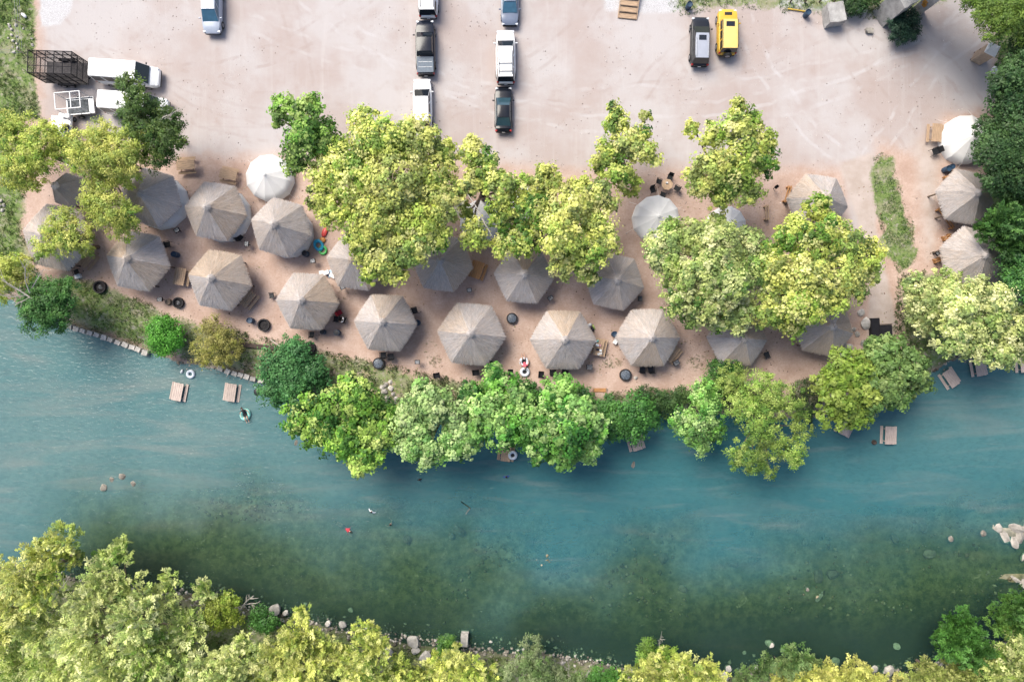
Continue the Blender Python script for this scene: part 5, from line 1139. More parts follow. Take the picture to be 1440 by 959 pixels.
def crown_arrays(lobes, kind, pal, seed, dens=1.0, leaf=1.0):
    g = np.random.default_rng(seed); VV = []; CC = []; pal = np.array(pal)
    for (cx, cy, cz, r) in lobes:
        rz = r * (0.8 if kind != 'frond' else 0.9)
        r = r * 1.06
        ncl = int(max(9, (30 if kind == 'broad' else 25 if kind == 'fine' else 32) * r * r * dens))
        u = unit(g, ncl, -0.35); rad = np.where(g.random(ncl) < 0.32, g.uniform(0.2, 0.7, ncl), g.uniform(0.68, 1.08, ncl) + 0.16 * (g.random(ncl) < 0.12))
        cc = np.array([cx, cy, cz]) + u * rad[:, None] * np.array([r, r, rz])
        lb_ = pal[g.integers(0, len(pal))] * 0.6 + pal[g.integers(0, len(pal))] * 0.4; pc = (lb_ * 0.35 + pal[g.integers(0, len(pal), ncl)] * 0.65) * g.uniform(0.78, 1.2, (ncl, 1))
        lobe_k = g.uniform(0.85, 1.15)
        if kind == 'broad':
            m = 38; rc = g.uniform(0.24, 0.80, ncl) * min(1.0, 0.5 + r * 0.25)
            w_ = unit(g, ncl * m, -0.5); ctr = np.repeat(cc, m, 0) + w_ * np.repeat(rc, m)[:, None] * g.uniform(0.25, 1.15, (ncl * m, 1)) * np.array([1, 1, 0.6])
            nr = nrmz(w_ * 0.5 + np.repeat(u, m, 0) * 0.5 + np.array([0, 0, 0.7]) + g.normal(0, 0.33, (ncl * m, 3))); t = g.normal(0, 1, (ncl * m, 3)); d = nrmz(t - nr * (t * nr).sum(1, keepdims=True))
            ln = (0.11 + 0.24 * g.random(ncl * m) ** 1.4) * leaf; wd = ln * g.uniform(0.55, 0.9, ncl * m); col = np.repeat(pc, m, 0) * g.uniform(0.72, 1.25, (ncl * m, 1)) * lobe_k
        elif kind == 'fine':
            m = 46; rc = g.uniform(0.30, 0.62, ncl) * min(1.0, 0.55 + r * 0.25)
            w_ = unit(g, ncl * m, -0.8); ctr = np.repeat(cc, m, 0) + w_ * np.repeat(rc, m)[:, None] * g.uniform(0.2, 1.1, (ncl * m, 1))
            nr = nrmz(w_ * 0.3 + np.repeat(u, m, 0) * 0.4 + np.array([0, 0, 0.8]) + g.normal(0, 0.35, (ncl * m, 3))); t = w_ + np.repeat(u, m, 0) * 0.8 + g.normal(0, 0.5, (ncl * m, 3)); d = nrmz(t - nr * (t * nr).sum(1, keepdims=True))
            ln = g.uniform(0.14, 0.30, ncl * m) * leaf; wd = ln * g.uniform(0.28, 0.45, ncl * m); col = np.repeat(pc, m, 0) * g.uniform(0.7, 1.25, (ncl * m, 1)) * lobe_k
        else:   # frond: feathery sprays reaching outward and up
            m = 38; ax = nrmz(u * 0.9 + np.array([0, 0, 0.22]) + g.normal(0, 0.32, (ncl, 3))); al = g.uniform(0.55, 1.15, ncl) * min(1.0, 0.6 + 0.2 * r)
            pl = nrmz(np.cross(ax, np.cross(np.array([0, 0, 1.0]) + g.normal(0, 0.3, (ncl, 3)), ax)) + 1e-6)   # spray plane normal
            tt = g.random(ncl * m); sg = np.where(g.random(ncl * m) < 0.5, -1.0, 1.0); AX = np.repeat(ax, m, 0); PN = np.repeat(pl, m, 0); SD = np.cross(AX, PN)
            spread = (0.34 * (1 - tt * 0.75) * g.uniform(0.15, 1, ncl * m))[:, None]
            d = nrmz(AX * 0.75 + SD * sg[:, None] * 0.75 + g.normal(0, 0.22, (ncl * m, 3)))
            ctr = np.repeat(cc - ax * al[:, None] * 0.35, m, 0) + AX * (tt * np.repeat(al, m))[:, None] + SD * sg[:, None] * spread + g.normal(0, 0.045, (ncl * m, 3))
            nr = nrmz(PN + np.array([0, 0, 0.5]) + g.normal(0, 0.28, (ncl * m, 3))); nr = nrmz(nr - d * (nr * d).sum(1, keepdims=True))
            ln = g.uniform(0.16, 0.34, ncl * m) * leaf; wd = ln * g.uniform(0.26, 0.42, ncl * m); col = np.repeat(pc, m, 0) * g.uniform(0.75, 1.25, (ncl * m, 1)) * lobe_k
        a_, b_ = leaf_quads(ctr, d, nr, ln, wd, col); VV.append(a_); CC.append(b_)
    V = np.concatenate(VV); return V, np.arange(len(V)).reshape(-1, 4), np.concatenate(CC)
def limb(bm, pts, radii, n=7):
    prev = None
    for i, (p, r) in enumerate(zip(pts, radii)):
        d_ = (Vector(pts[min(i + 1, len(pts) - 1)]) - Vector(pts[max(i - 1, 0)])).normalized(); q_ = d_.to_track_quat('Z', 'Y')
        ring = [bm.verts.new(Vector(p) + q_ @ Vector((r * math.cos(2 * math.pi * k / n), r * math.sin(2 * math.pi * k / n), 0))) for k in range(n)]
        if prev:
            for k in range(n): bm.faces.new((prev[k], prev[(k + 1) % n], ring[(k + 1) % n], ring[k]))
        prev = ring
    bm.faces.new(prev)
TREE_N = [0]; LEAVES = [0]
def tree(name, label, cat, lobes_px, zc, kind, pal, dens=1.0, leaf=1.0, droop=0.42, bark=None, group=None, dead=None, base=None, jit=0.75):
    TREE_N[0] += 1; g = random.Random(900 + TREE_N[0])
    L = []
    mpx = sum(l[0] for l in lobes_px) / len(lobes_px); mpy = sum(l[1] for l in lobes_px) / len(lobes_px)
    for l in lobes_px:
        dist = math.hypot(l[0] - mpx, l[1] - mpy) / S; z = max(1.0 * l[2] / S * 0.6, zc - droop * dist + g.uniform(-jit, jit))
        if len(l) > 3: z = l[3]
        x, y = P(l[0], l[1], z); L.append((x, y, z, l[2] / S * (HC - z) / HC * (1.10 if name.startswith('bank') else 1.0)))
    bx, by = (sum(l[0] for l in L) / len(L), sum(l[1] for l in L) / len(L)) if base is None else P(*base)
    bz = gz(bx, by); bz = max(bz, WL - 0.5)
    t = empty(name, (bx, by, bz), 0, label, cat, group)
    if name == 'bank_sycamore': leaf, dens = 1.3, 0.72
    if name == 'sycamore_tree': leaf, dens = 1.12 * leaf, 0.82 * dens
    loc = [(x - bx, y - by, z - bz, r) for x, y, z, r in L]
    V, F, col = crown_arrays(loc, kind, pal, 400 + TREE_N[0], dens, leaf); LEAVES[0] += len(F)
    me = arr_mesh('crown', V, F, col); link('crown', me, M_leaf, t)
    R0 = 0.08 + 0.022 * max(1.0, zc) if cat == 'tree' else 0.04
    def tr(bm):
        cz = max(0.4, zc - bz) * 0.5; limb(bm, [(0, 0, -0.2), (g.uniform(-.2, .2), g.uniform(-.2, .2), cz * 0.6), (0, 0, cz * 1.2)], [R0 * 1.25, R0, R0 * 0.75], 9)
        for x, y, z, r in loc:
            st = Vector((0, 0, cz * g.uniform(0.6, 1.15))); en = Vector((x, y, z - r * 0.1)); mid = st.lerp(en, 0.5) + Vector((g.uniform(-.4, .4), g.uniform(-.4, .4), -0.15 * (en - st).length * 0.5 + 0.3))
            limb(bm, [st, st.lerp(mid, 0.55) + Vector((0, 0, 0.1)), mid, en], [R0 * 0.55, R0 * 0.45, R0 * 0.35, R0 * 0.12], 6)
            for k in range(3):
                e2 = en + Vector((g.uniform(-1, 1), g.uniform(-1, 1), g.uniform(-.1, .3))) * r * 0.6; limb(bm, [mid.lerp(en, 0.5 + 0.15 * k), e2], [R0 * 0.16, 0.012], 5)
    part('trunk', bark or M_bark, t, tr, 60)
    if dead:
        for dd_ in dead:
            def db(bm):
                (ax, ay, az, ex, ey, ez, r) = dd_
                x0, y0 = P(ax, ay, az); x1, y1 = P(ex, ey, ez); p0 = Vector((x0 - bx, y0 - by, az - bz)); p1 = Vector((x1 - bx, y1 - by, ez - bz)); m_ = p0.lerp(p1, 0.5) + Vector((g.uniform(-.2, .2), g.uniform(-.2, .2), 0.15))
                limb(bm, [p0, m_, p1], [r, r * 0.7, r * 0.25], 6)
                for k in range(7):
                    f_ = g.uniform(0.3, 1.0); b0 = p0.lerp(p1, f_); ln = (p1 - p0).length * g.uniform(0.2, 0.45); dd = ((p1 - p0).normalized() + Vector((g.uniform(-.8, .8), g.uniform(-.8, .8), g.uniform(-.2, .5)))).normalized()
                    e_ = b0 + dd * ln; limb(bm, [b0, b0.lerp(e_, 0.5) + Vector((0, 0, .05)), e_], [r * 0.4, r * 0.28, 0.012], 5)
                    e3 = b0.lerp(e_, 0.6) + Vector((g.uniform(-.4, .4), g.uniform(-.4, .4), 0.1)) * ln; limb(bm, [b0.lerp(e_, 0.5), e3], [r * 0.22, 0.01], 4)
            part('bare_branch', M_palebark, t, db, 60)
    return t
YEL = [(0.62, 0.63, 0.18), (0.50, 0.56, 0.11), (0.25, 0.40, 0.06), (0.69, 0.67, 0.28), (0.11, 0.24, 0.035), (0.55, 0.59, 0.14), (0.045, 0.12, 0.02)]
PALE = [(0.62, 0.65, 0.27), (0.50, 0.56, 0.18), (0.26, 0.39, 0.10), (0.69, 0.69, 0.36), (0.08, 0.17, 0.04)]
MIDG = [(0.20, 0.40, 0.06), (0.30, 0.47, 0.09), (0.08, 0.21, 0.03), (0.40, 0.52, 0.15), (0.035, 0.10, 0.02)]
BANK = [(0.20, 0.44, 0.07), (0.35, 0.55, 0.15), (0.05, 0.18, 0.03), (0.46, 0.61, 0.24), (0.11, 0.32, 0.05), (0.025, 0.09, 0.02)]
BANKY = [(0.24, 0.45, 0.055), (0.40, 0.56, 0.11), (0.07, 0.20, 0.03), (0.52, 0.61, 0.18), (0.03, 0.10, 0.02)]
DARK = [(0.035, 0.085, 0.028), (0.055, 0.12, 0.035), (0.025, 0.06, 0.02), (0.08, 0.15, 0.045)]
DKG = [(0.06, 0.18, 0.04), (0.11, 0.25, 0.05), (0.035, 0.11, 0.03)]
MESQ = [(0.54, 0.58, 0.12), (0.40, 0.49, 0.08), (0.62, 0.61, 0.17), (0.16, 0.29, 0.045)]
CYP = [(0.66, 0.71, 0.29), (0.58, 0.65, 0.21), (0.36, 0.49, 0.11), (0.73, 0.74, 0.38), (0.12, 0.24, 0.04)]
CYPY = [(0.68, 0.70, 0.21), (0.58, 0.62, 0.15), (0.36, 0.47, 0.08), (0.74, 0.73, 0.31), (0.12, 0.22, 0.035)]
def T(*a, **k): return tree(a[0], a[1], a[2], *a[3:], **k)
CG = 'trees of the camp'
tree('mesquite_tree', 'yellow-green feathery tree at the left edge above the small thatched roof', 'tree', [(25, 190, 30), (58, 212, 32), (20, 238, 27), (88, 205, 20), (5, 180, 22), (45, 245, 20), (72, 190, 18)], 6.5, 'fine', MESQ, group=CG)
tree('mesquite_tree', 'yellow-green feathery tree between the left-edge tree and the dark green one', 'tree', [(128, 210, 28), (162, 222, 30), (148, 190, 20), (180, 240, 22), (110, 225, 18), (190, 205, 22)], 7.5, 'fine', MESQ, group=CG, dead=[(85, 222, 5, 110, 238, 6.5, 0.08)])
tree('dark_green_tree', 'dark green tree overhanging the two white vans', 'tree', [(210, 172, 32), (235, 195, 24), (185, 160, 18), (222, 215, 22), (184, 122, 17, 8.5), (195, 140, 16, 8.3), (240, 170, 16)], 7.5, 'fine', [(0.10, 0.19, 0.04), (0.07, 0.14, 0.03), (0.18, 0.26, 0.05), (0.05, 0.10, 0.025)], 1.15, group=CG, dead=[(225, 172, 7, 243, 160, 9, 0.07), (238, 166, 8, 258, 152, 9, 0.04)])
tree('mesquite_tree', 'bright feathery tree hanging between the dark-stained hut and the leftmost hut', 'tree', [(140, 268, 24), (158, 298, 24), (172, 318, 20), (150, 240, 20), (180, 300, 16), (135, 290, 18)], 6.5, 'fine', MESQ, group=CG)
tree('mesquite_tree', 'thin feathery tree growing over the leftmost thatched hut', 'tree', [(88, 315, 22), (62, 352, 16), (110, 335, 20), (92, 345, 18), (122, 345, 14), (75, 330, 16)], 6.0, 'fine', MESQ, 0.75, group=CG)
tree('bank_tree', 'dark green tree at the left bank with grey dead branches', 'tree', [(72, 428, 24), (55, 445, 20), (88, 412, 18), (52, 415, 20), (80, 448, 15), (45, 430, 14)], 4.5, 'fine', DKG, 1.3, group=CG, dead=[(45, 420, 5, 5, 395, 6, 0.08), (42, 412, 5, 35, 375, 6.5, 0.07), (45, 405, 5, 62, 378, 6, 0.05), (42, 418, 5, 20, 430, 5.5, 0.06), (38, 415, 5, -2, 415, 6, 0.05)])
tree('mesquite_tree', 'yellow-green tree at the left edge just above the river', 'tree', [(10, 388, 20), (25, 372, 16), (8, 410, 14), (-12, 380, 22), (35, 395, 12)], 4.2, 'fine', MESQ, group=CG)
tree('round_bush', 'round bright green bush at the water edge of the lawn', 'shrub', [(232, 472, 22, 1.5), (226, 460, 14, 2.0), (242, 478, 14, 1.4), (228, 485, 14, 1.2)], 1.5, 'broad', [(0.09, 0.30, 0.03), (0.13, 0.37, 0.045), (0.06, 0.22, 0.025)], 2.2, 0.62)
tree('wispy_shrub', 'wispy olive-yellow shrub right of the round green bush', 'shrub', [(300, 468, 20, 1.6), (325, 490, 16, 1.4), (288, 498, 18, 1.3), (315, 502, 15, 1.2), (312, 478, 18, 1.8)], 1.6, 'fine', [(0.30, 0.28, 0.07), (0.24, 0.25, 0.05), (0.34, 0.31, 0.10)], 1.0, 0.8)
tree('bank_tree', 'small bluish-green tree at the bank, leftmost of the river row', 'tree', [(393, 515, 22), (420, 502, 17), (383, 545, 17), (412, 540, 20), (440, 525, 20), (405, 525, 20), (410, 485, 12), (395, 560, 12)], 3.2, 'broad', [(0.07, 0.21, 0.065), (0.11, 0.27, 0.08), (0.045, 0.14, 0.045)], 1.1, 0.85, group=CG)
BG = 'trees along the river bank'
tree('bank_sycamore', 'river-bank sycamore beyond the bluish-green tree, reaching far over the water', 'tree', [(428, 587, 23), (465, 572, 25), (500, 562, 24), (523, 590, 24), (480, 612, 26), (513, 638, 22), (445, 610, 17), (495, 545, 16), (530, 615, 18), (505, 655, 12), (548, 588, 15), (545, 610, 13)], 6.0, 'broad', BANKY, group=BG)
tree('bank_sycamore', 'palest of the river-bank sycamores, left of centre', 'tree', [(578, 600, 24), (610, 572, 24), (642, 590, 22), (600, 632, 22), (576, 572, 15), (640, 622, 20), (592, 548, 13), (570, 630, 15), (655, 565, 14), (658, 622, 15), (650, 605, 16)], 6.0, 'broad', [(0.40, 0.57, 0.20), (0.54, 0.65, 0.30), (0.18, 0.38, 0.08), (0.05, 0.16, 0.03)], group=BG)
tree('bank_sycamore', 'river-bank sycamore in the middle of the row, just below the two tubes', 'tree', [(702, 543, 22), (690, 580, 25), (668, 600, 18), (708, 608, 20), (665, 558, 16), (722, 580, 16), (695, 525, 10), (735, 602, 15), (730, 560, 13)], 5.5, 'broad', BANK, group=BG)
tree('bank_sycamore', 'fresh green river-bank sycamore left of the timber steps', 'tree', [(785, 568, 23), (762, 600, 23), (800, 610, 26), (826, 592, 17), (790, 548, 17), (822, 630, 18), (790, 640, 17), (755, 628, 18), (745, 580, 14), (812, 575, 16), (843, 605, 12)], 6.0, 'broad', BANK, group=BG)
tree('bank_tree', 'small dark green tree right of the timber steps', 'tree', [(858, 575, 16), (895, 578, 21), (888, 603, 17), (860, 602, 15), (912, 590, 13), (872, 588, 15)], 3.2, 'broad', [(0.06, 0.19, 0.035), (0.10, 0.25, 0.05), (0.04, 0.12, 0.03)], 1.1, 0.85, group=BG)
tree('bank_tree', 'small pale-tipped tree alone over the water right of the timber steps', 'tree', [(990, 553, 18), (975, 602, 20), (1000, 580, 15), (957, 590, 13), (985, 625, 12), (1003, 605, 14)], 4.0, 'broad', BANK, 1.0, 0.9, group=BG)
tree('bank_willow', 'loose olive-green feathery tree over the water below the front-row sycamore', 'tree', [(1030, 535, 20), (1070, 550, 25), (1100, 568, 24), (1060, 598, 24), (1092, 625, 20), (1117, 640, 16), (1060, 645, 18), (1127, 600, 16), (1038, 640, 17), (1080, 662, 10), (1040, 570, 18)], 5.0, 'fine', [(0.20, 0.34, 0.06), (0.32, 0.43, 0.09), (0.08, 0.18, 0.03), (0.40, 0.48, 0.13)], 0.8, group=BG)
tree('bank_sycamore', 'bright yellow-green sycamore hanging over the tilted river table', 'tree', [(1190, 520, 25), (1217, 550, 18), (1180, 558, 23), (1203, 582, 17), (1170, 585, 16), (1160, 540, 14), (1215, 520, 14)], 5.5, 'broad', [(0.22, 0.31, 0.045), (0.15, 0.25, 0.035), (0.30, 0.37, 0.08)], group=BG)
tree('bank_sycamore', 'deep green sycamore at the river bend right of the bright yellow-green one', 'tree', [(1248, 500, 24), (1277, 518, 23), (1290, 543, 15), (1243, 540, 22), (1226, 492, 14), (1262, 560, 16), (1228, 570, 14)], 5.0, 'broad', [(0.10, 0.20, 0.05), (0.16, 0.26, 0.07), (0.24, 0.32, 0.11), (0.07, 0.14, 0.035)], group=BG)
tree('sycamore_tree', 'very pale sycamore in front of the lower right hut', 'tree', [(1308, 422, 28), (1350, 430, 32), (1330, 402, 22), (1387, 452, 25), (1342, 475, 26), (1402, 425, 22), (1375, 488, 21), (1425, 470, 22), (1297, 450, 18), (1405, 500, 18), (1288, 402, 17), (1375, 410, 20), (1445, 440, 20), (1440, 490, 18)], 7.0, 'broad', PALE, group=CG)
tree('sycamore_tree', 'green sycamore at the lot edge left of the biggest tree', 'tree', [(430, 162, 21), (402, 152, 17), (445, 190, 23), (418, 215, 17), (458, 205, 20), (388, 165, 11), (425, 190, 20), (415, 240, 13), (440, 140, 12)], 9.0, 'broad', MIDG, group=CG)
tree('sycamore_tree', 'biggest tree of the camp, yellow-green sycamore below the white cars', 'tree', [(512, 172, 20), (545, 200, 30), (588, 198, 30), (460, 240, 25), (500, 248, 32), (555, 255, 36), (608, 250, 30), (472, 298, 24), (450, 280, 18), (530, 308, 34), (590, 308, 34), (622, 288, 24), (540, 358, 30), (580, 345, 27), (556, 385, 17), (510, 335, 24), (520, 200, 24), (480, 215, 20), (625, 215, 18), (520, 385, 14), (610, 330, 22)], 10.5, 'broad', YEL, group=CG, dead=[(625, 300, 9, 650, 285, 9, 0.06), (620, 280, 9, 645, 300, 9, 0.05)])
tree('sycamore_tree', 'thin-topped yellow sycamore just right of the biggest tree', 'tree', [(665, 218, 18), (682, 248, 23), (657, 262, 17), (703, 262, 20), (702, 298, 18), (665, 200, 11), (690, 225, 14), (668, 330, 20, 7), (650, 300, 14)], 8.5, 'broad', YEL, 0.85, group=CG, dead=[(655, 270, 8, 685, 320, 8, 0.06)])
tree('sycamore_tree', 'wide yellow-green sycamore in the middle of the tree row', 'tree', [(770, 258, 20), (735, 272, 23), (752, 300, 26), (800, 290, 26), (842, 280, 23), (790, 330, 26), (840, 320, 24), (740, 340, 22), (822, 360, 24), (852, 345, 18), (790, 372, 19), (826, 392, 13), (715, 312, 18), (712, 345, 16), (760, 245, 12), (815, 262, 14)], 9.0, 'broad', YEL, group=CG)
tree('sycamore_tree', 'slim yellow sycamore above the octagonal table and white tent', 'tree', [(865, 175, 16), (880, 205, 23), (850, 215, 17), (906, 215, 15), (870, 245, 20), (890, 262, 12), (862, 155, 10), (907, 165, 9), (840, 235, 12), (900, 190, 13), (920, 225, 9)], 7.0, 'broad', YEL, group=CG)
tree('sycamore_tree', 'tall yellow sycamore in front of the dark grey and yellow cars', 'tree', [(1040, 155, 14), (1036, 185, 22), (1000, 190, 16), (1065, 200, 21), (1000, 232, 23), (1040, 232, 28), (1077, 228, 17), (982, 258, 20), (1050, 268, 21), (1010, 278, 18), (975, 180, 11), (1080, 205, 12), (1025, 255, 22), (1060, 170, 11)], 10.0, 'broad', YEL, group=CG)
tree('sycamore_tree', 'broad pale sycamore right of the open dirt path', 'tree', [(935, 345, 23), (970, 332, 24), (1010, 345, 29), (1050, 345, 24), (940, 378, 21), (985, 385, 30), (1030, 395, 30), (1068, 380, 25), (960, 420, 24), (1000, 425, 26), (1040, 440, 24), (975, 447, 16), (925, 365, 14), (1005, 312, 14), (940, 320, 13), (1010, 455, 14)], 8.5, 'broad', PALE + [(0.22, 0.34, 0.06)], group=CG)
tree('sycamore_tree', 'wide yellow sycamore left of the sandy ramp', 'tree', [(1145, 300, 18), (1115, 330, 23), (1150, 345, 25), (1190, 342, 23), (1217, 360, 22), (1100, 380, 25), (1140, 390, 30), (1185, 385, 25), (1222, 385, 16), (1092, 420, 24), (1130, 430, 26), (1170, 420, 24), (1115, 458, 18), (1082, 445, 18), (1085, 350, 18), (1165, 320, 16), (1200, 410, 16), (1155, 283, 11)], 9.0, 'broad', YEL, group=CG)
tree('bank_thicket', 'dark weedy thicket on the bank right of the small dark green tree', 'shrub', [(925, 562, 13, 0.9), (945, 563, 12, 0.8), (935, 577, 11, 0.4), (908, 555, 11, 0.9), (960, 556, 11, 0.9)], 0.9, 'fine', DARK + [(0.10, 0.17, 0.05)], 1.3, 0.9)
tree('bank_thicket', 'deep green thicket at the lower eave of the hut under the pale sycamore', 'shrub', [(1015, 522, 16, 1.8), (1030, 508, 12, 1.9), (1008, 540, 13, 1.4), (1025, 545, 13, 1.3)], 1.6, 'broad', DKG, 1.3, 0.75)
tree('twiggy_brush', 'grey twiggy brush on the bank left of the bright yellow-green sycamore', 'shrub', [(1128, 545, 13, 1.0), (1146, 562, 13, 0.7), (1118, 562, 12, 0.7), (1150, 540, 10, 1.0), (1135, 580, 12, 0.4)], 0.9, 'fine', DARK + [(0.16, 0.16, 0.10)], 1.1, 0.9, dead=[(1128, 570, 0.4, 1140, 545, 1.3, 0.05), (1130, 568, 0.4, 1118, 548, 1.3, 0.04), (1135, 572, 0.3, 1152, 556, 1.1, 0.04)])
tree('bank_thicket', 'dark thicket showing between the two left river-bank sycamores', 'shrub', [(545, 580, 12, 0.8), (556, 595, 11, 0.5), (535, 570, 11, 0.9)], 0.8, 'broad', DKG, 1.3, 0.8)
tree('bank_thicket', 'dark thicket behind the fresh green sycamore beside the timber steps', 'shrub', [(825, 560, 11, 0.9), (735, 548, 11, 0.9), (750, 556, 12, 0.9), (810, 552, 10, 1.0)], 0.9, 'broad', DKG, 1.3, 0.8)
RG_ = 'dark trees at the right edge'
tree('dark_tree', 'dark dense tree overhanging the right white tent', 'tree', [(1402, 215, 27), (1432, 190, 30), (1422, 250, 27), (1388, 180, 17), (1445, 230, 34), (1400, 250, 20), (1395, 200, 20), (1475, 200, 40), (1470, 260, 35)], 7.5, 'broad', DARK, 1.25, 0.8, group=RG_, base=(1450, 220))
tree('feathery_dark_tree', 'mid-green spreading tree between the two right huts', 'tree', [(1410, 312, 24), (1388, 318, 17), (1432, 292, 24), (1402, 335, 16), (1442, 330, 26), (1420, 345, 16), (1470, 310, 36)], 6.0, 'frond', [(0.07, 0.17, 0.04), (0.11, 0.23, 0.05), (0.045, 0.11, 0.03)], 1.2, group=RG_, base=(1450, 312))
tree('dark_tree', 'dark tree at the right edge behind the lower right hut', 'tree', [(1432, 372, 22), (1446, 402, 26), (1425, 352, 14), (1420, 395, 16), (1475, 380, 34)], 5.5, 'broad', DKG, 1.1, 0.8, group=RG_, base=(1455, 380))
tree('leafy_tree', 'bright green tree filling the top right corner', 'tree', [(1390, 18, 20), (1420, 18, 25), (1398, 42, 15), (1442, 38, 22), (1362, -8, 20), (1380, 0, 18), (1410, -15, 30), (1470, 0, 40)], 8.0, 'fine', [(0.13, 0.22, 0.035), (0.19, 0.28, 0.05), (0.08, 0.15, 0.03)], 1.25, group=RG_, base=(1455, 15))
tree('dark_tree', 'very dark tree behind the portable toilet', 'tree', [(1435, 110, 32), (1418, 142, 24), (1442, 68, 22), (1432, 155, 25), (1410, 120, 18), (1470, 120, 42), (1405, 165, 14)], 6.5, 'broad', DARK, 1.25, 0.8, group=RG_, base=(1465, 115))
tree('leafy_tree', 'unseen green tree added beyond the top edge to shade the top right ground', 'tree', [(1325, -70, 30), (1360, -85, 32), (1345, -50, 22), (1300, -90, 26)], 9.5, 'broad', DKG, 1.0, group=RG_)  # out of view, added for the shade it casts on the corner
tree('dark_bush', 'dark blue-green bush below the two tall concrete piers', 'shrub', [(1268, 42, 16, 1.2), (1275, 30, 16, 1.5), (1262, 30, 13, 1.3), (1282, 44, 11, 1.0), (1270, 55, 9, 0.8), (1262, 15, 13, 1.3)], 1.3, 'fine', [(0.035, 0.085, 0.05), (0.055, 0.11, 0.06), (0.025, 0.06, 0.035)], 1.4, 0.9)
tree('dark_bush', 'dark bush behind the low wooden fence at the top edge', 'shrub', [(1205, 6, 14, 1.2), (1215, -4, 14, 1.4), (1195, -6, 13, 1.3), (1230, 2, 10, 1.1)], 1.3, 'fine', DARK, 1.4, 0.9)
SG = 'trees on the far bank'
tree('bald_cypress', 'yellow-green cypress at the lower left edge, highest over the water', 'tree', [(90, 757, 20), (62, 782, 24), (30, 812, 28), (98, 782, 14), (18, 850, 28), (52, 832, 24), (0, 885, 28), (-15, 830, 25), (-20, 800, 20), (75, 808, 18)], 7.0, 'frond', CYPY, 1.0, group=SG, dead=[(75, 845, 6, 95, 815, 7, 0.05)])
tree('bald_cypress', 'huge pale cypress of the lower left bank', 'tree', [(150, 812, 25), (130, 850, 32), (182, 832, 25), (190, 870, 30), (122, 900, 36), (230, 842, 20), (240, 815, 13), (172, 772, 15), (205, 920, 34), (262, 882, 23), (80, 930, 32), (150, 945, 34), (250, 920, 25), (285, 830, 14), (150, 785, 14), (60, 885, 28), (30, 935, 32), (100, 985, 40), (200, 980, 40), (15, 990, 40)], 7.5, 'frond', CYP, 1.0, group=SG)
tree('leafy_shrub', 'yellow-green leafy shrub with dead sticks on the far bank', 'shrub', [(310, 858, 20, 2.6), (322, 845, 13, 2.8), (300, 872, 14, 2.5), (328, 868, 12, 2.3)], 2.5, 'broad', [(0.26, 0.33, 0.04), (0.18, 0.27, 0.03), (0.32, 0.37, 0.07)], 1.1, 0.8, dead=[(272, 868, 2.2, 300, 838, 2.6, 0.13), (298, 845, 2.2, 285, 825, 3, 0.06), (335, 862, 1.8, 352, 840, 2.6, 0.10), (345, 850, 2, 362, 848, 2.6, 0.05), (275, 905, 1.5, 300, 885, 2.2, 0.08)])
tree('bald_cypress', 'feathery pale cypress below the leafy shrub with dead sticks', 'tree', [(290, 932, 25), (332, 930, 23), (268, 955, 22), (315, 955, 25), (345, 905, 14), (300, 990, 32), (355, 965, 25)], 5.5, 'frond', CYP, 1.0, group=SG, dead=[(350, 905, 3, 357, 885, 4, 0.05)])
tree('leafy_shrub', 'deep green low shrub beside the large pale boulder', 'shrub', [(372, 878, 12, 1.4), (366, 862, 10, 1.4), (385, 872, 10, 1.2), (360, 872, 9, 1.2)], 1.3, 'broad', [(0.05, 0.15, 0.03), (0.08, 0.20, 0.04)], 1.5, 0.7)
tree('bald_cypress', 'pale yellow cypress with a pointed top right of the large boulder', 'tree', [(427, 862, 11), (425, 892, 24), (392, 930, 28), (460, 925, 24), (430, 945, 28), (412, 905, 20), (445, 905, 16), (375, 955, 25), (420, 990, 38)], 6.0, 'frond', CYPY, 1.05, group=SG)
tree('bald_cypress', 'pale yellow cypress between the pointed rock and the flat slab', 'tree', [(512, 887, 15), (522, 915, 22), (560, 945, 22), (497, 940, 22), (530, 900, 12), (480, 920, 15), (520, 970, 32), (580, 955, 16)], 5.5, 'frond', CYPY, 1.0, group=SG, dead=[(440, 892, 2, 450, 872, 3, 0.03), (452, 900, 2, 460, 880, 3, 0.03)])
tree('bald_cypress', 'low yellow cypress below the rectangular stone block', 'tree', [(620, 932, 19), (660, 942, 20), (640, 920, 13), (600, 950, 18), (685, 948, 14), (640, 970, 26)], 4.0, 'frond', CYPY, 1.0, group=SG)
tree('leafy_shrub', 'small deep green shrub left of the rectangular stone block', 'shrub', [(630, 903, 11, 1.6), (640, 915, 9, 1.4), (622, 912, 8, 1.3)], 1.5, 'fine', DKG + [(0.12, 0.24, 0.04)], 1.5)
tree('grey_shrub', 'grey-green wispy shrub standing alone at the bottom edge, left of centre right', 'shrub', [(748, 908, 15, 2.6), (757, 930, 18, 2.4), (735, 935, 14, 2.0), (770, 945, 13, 2.0), (750, 955, 20, 2.0), (715, 948, 14, 1.8), (792, 952, 14, 1.6), (812, 956, 12, 1.5)], 2.4, 'fine', [(0.26, 0.31, 0.15), (0.19, 0.25, 0.11), (0.13, 0.22, 0.06)], 0.9, dead=[(728, 945, 1.5, 722, 922, 2.6, 0.03), (795, 955, 1.2, 800, 940, 2, 0.03), (820, 955, 1.2, 828, 943, 2, 0.03)])
tree('leafy_shrub', 'low bright green shrub at the bottom edge left of the tall yellow cypress', 'shrub', [(848, 948, 13, 1.2), (862, 952, 11, 1.1), (835, 955, 11, 1.1)], 1.2, 'broad', [(0.06, 0.18, 0.03), (0.10, 0.24, 0.04)], 1.5, 0.7)
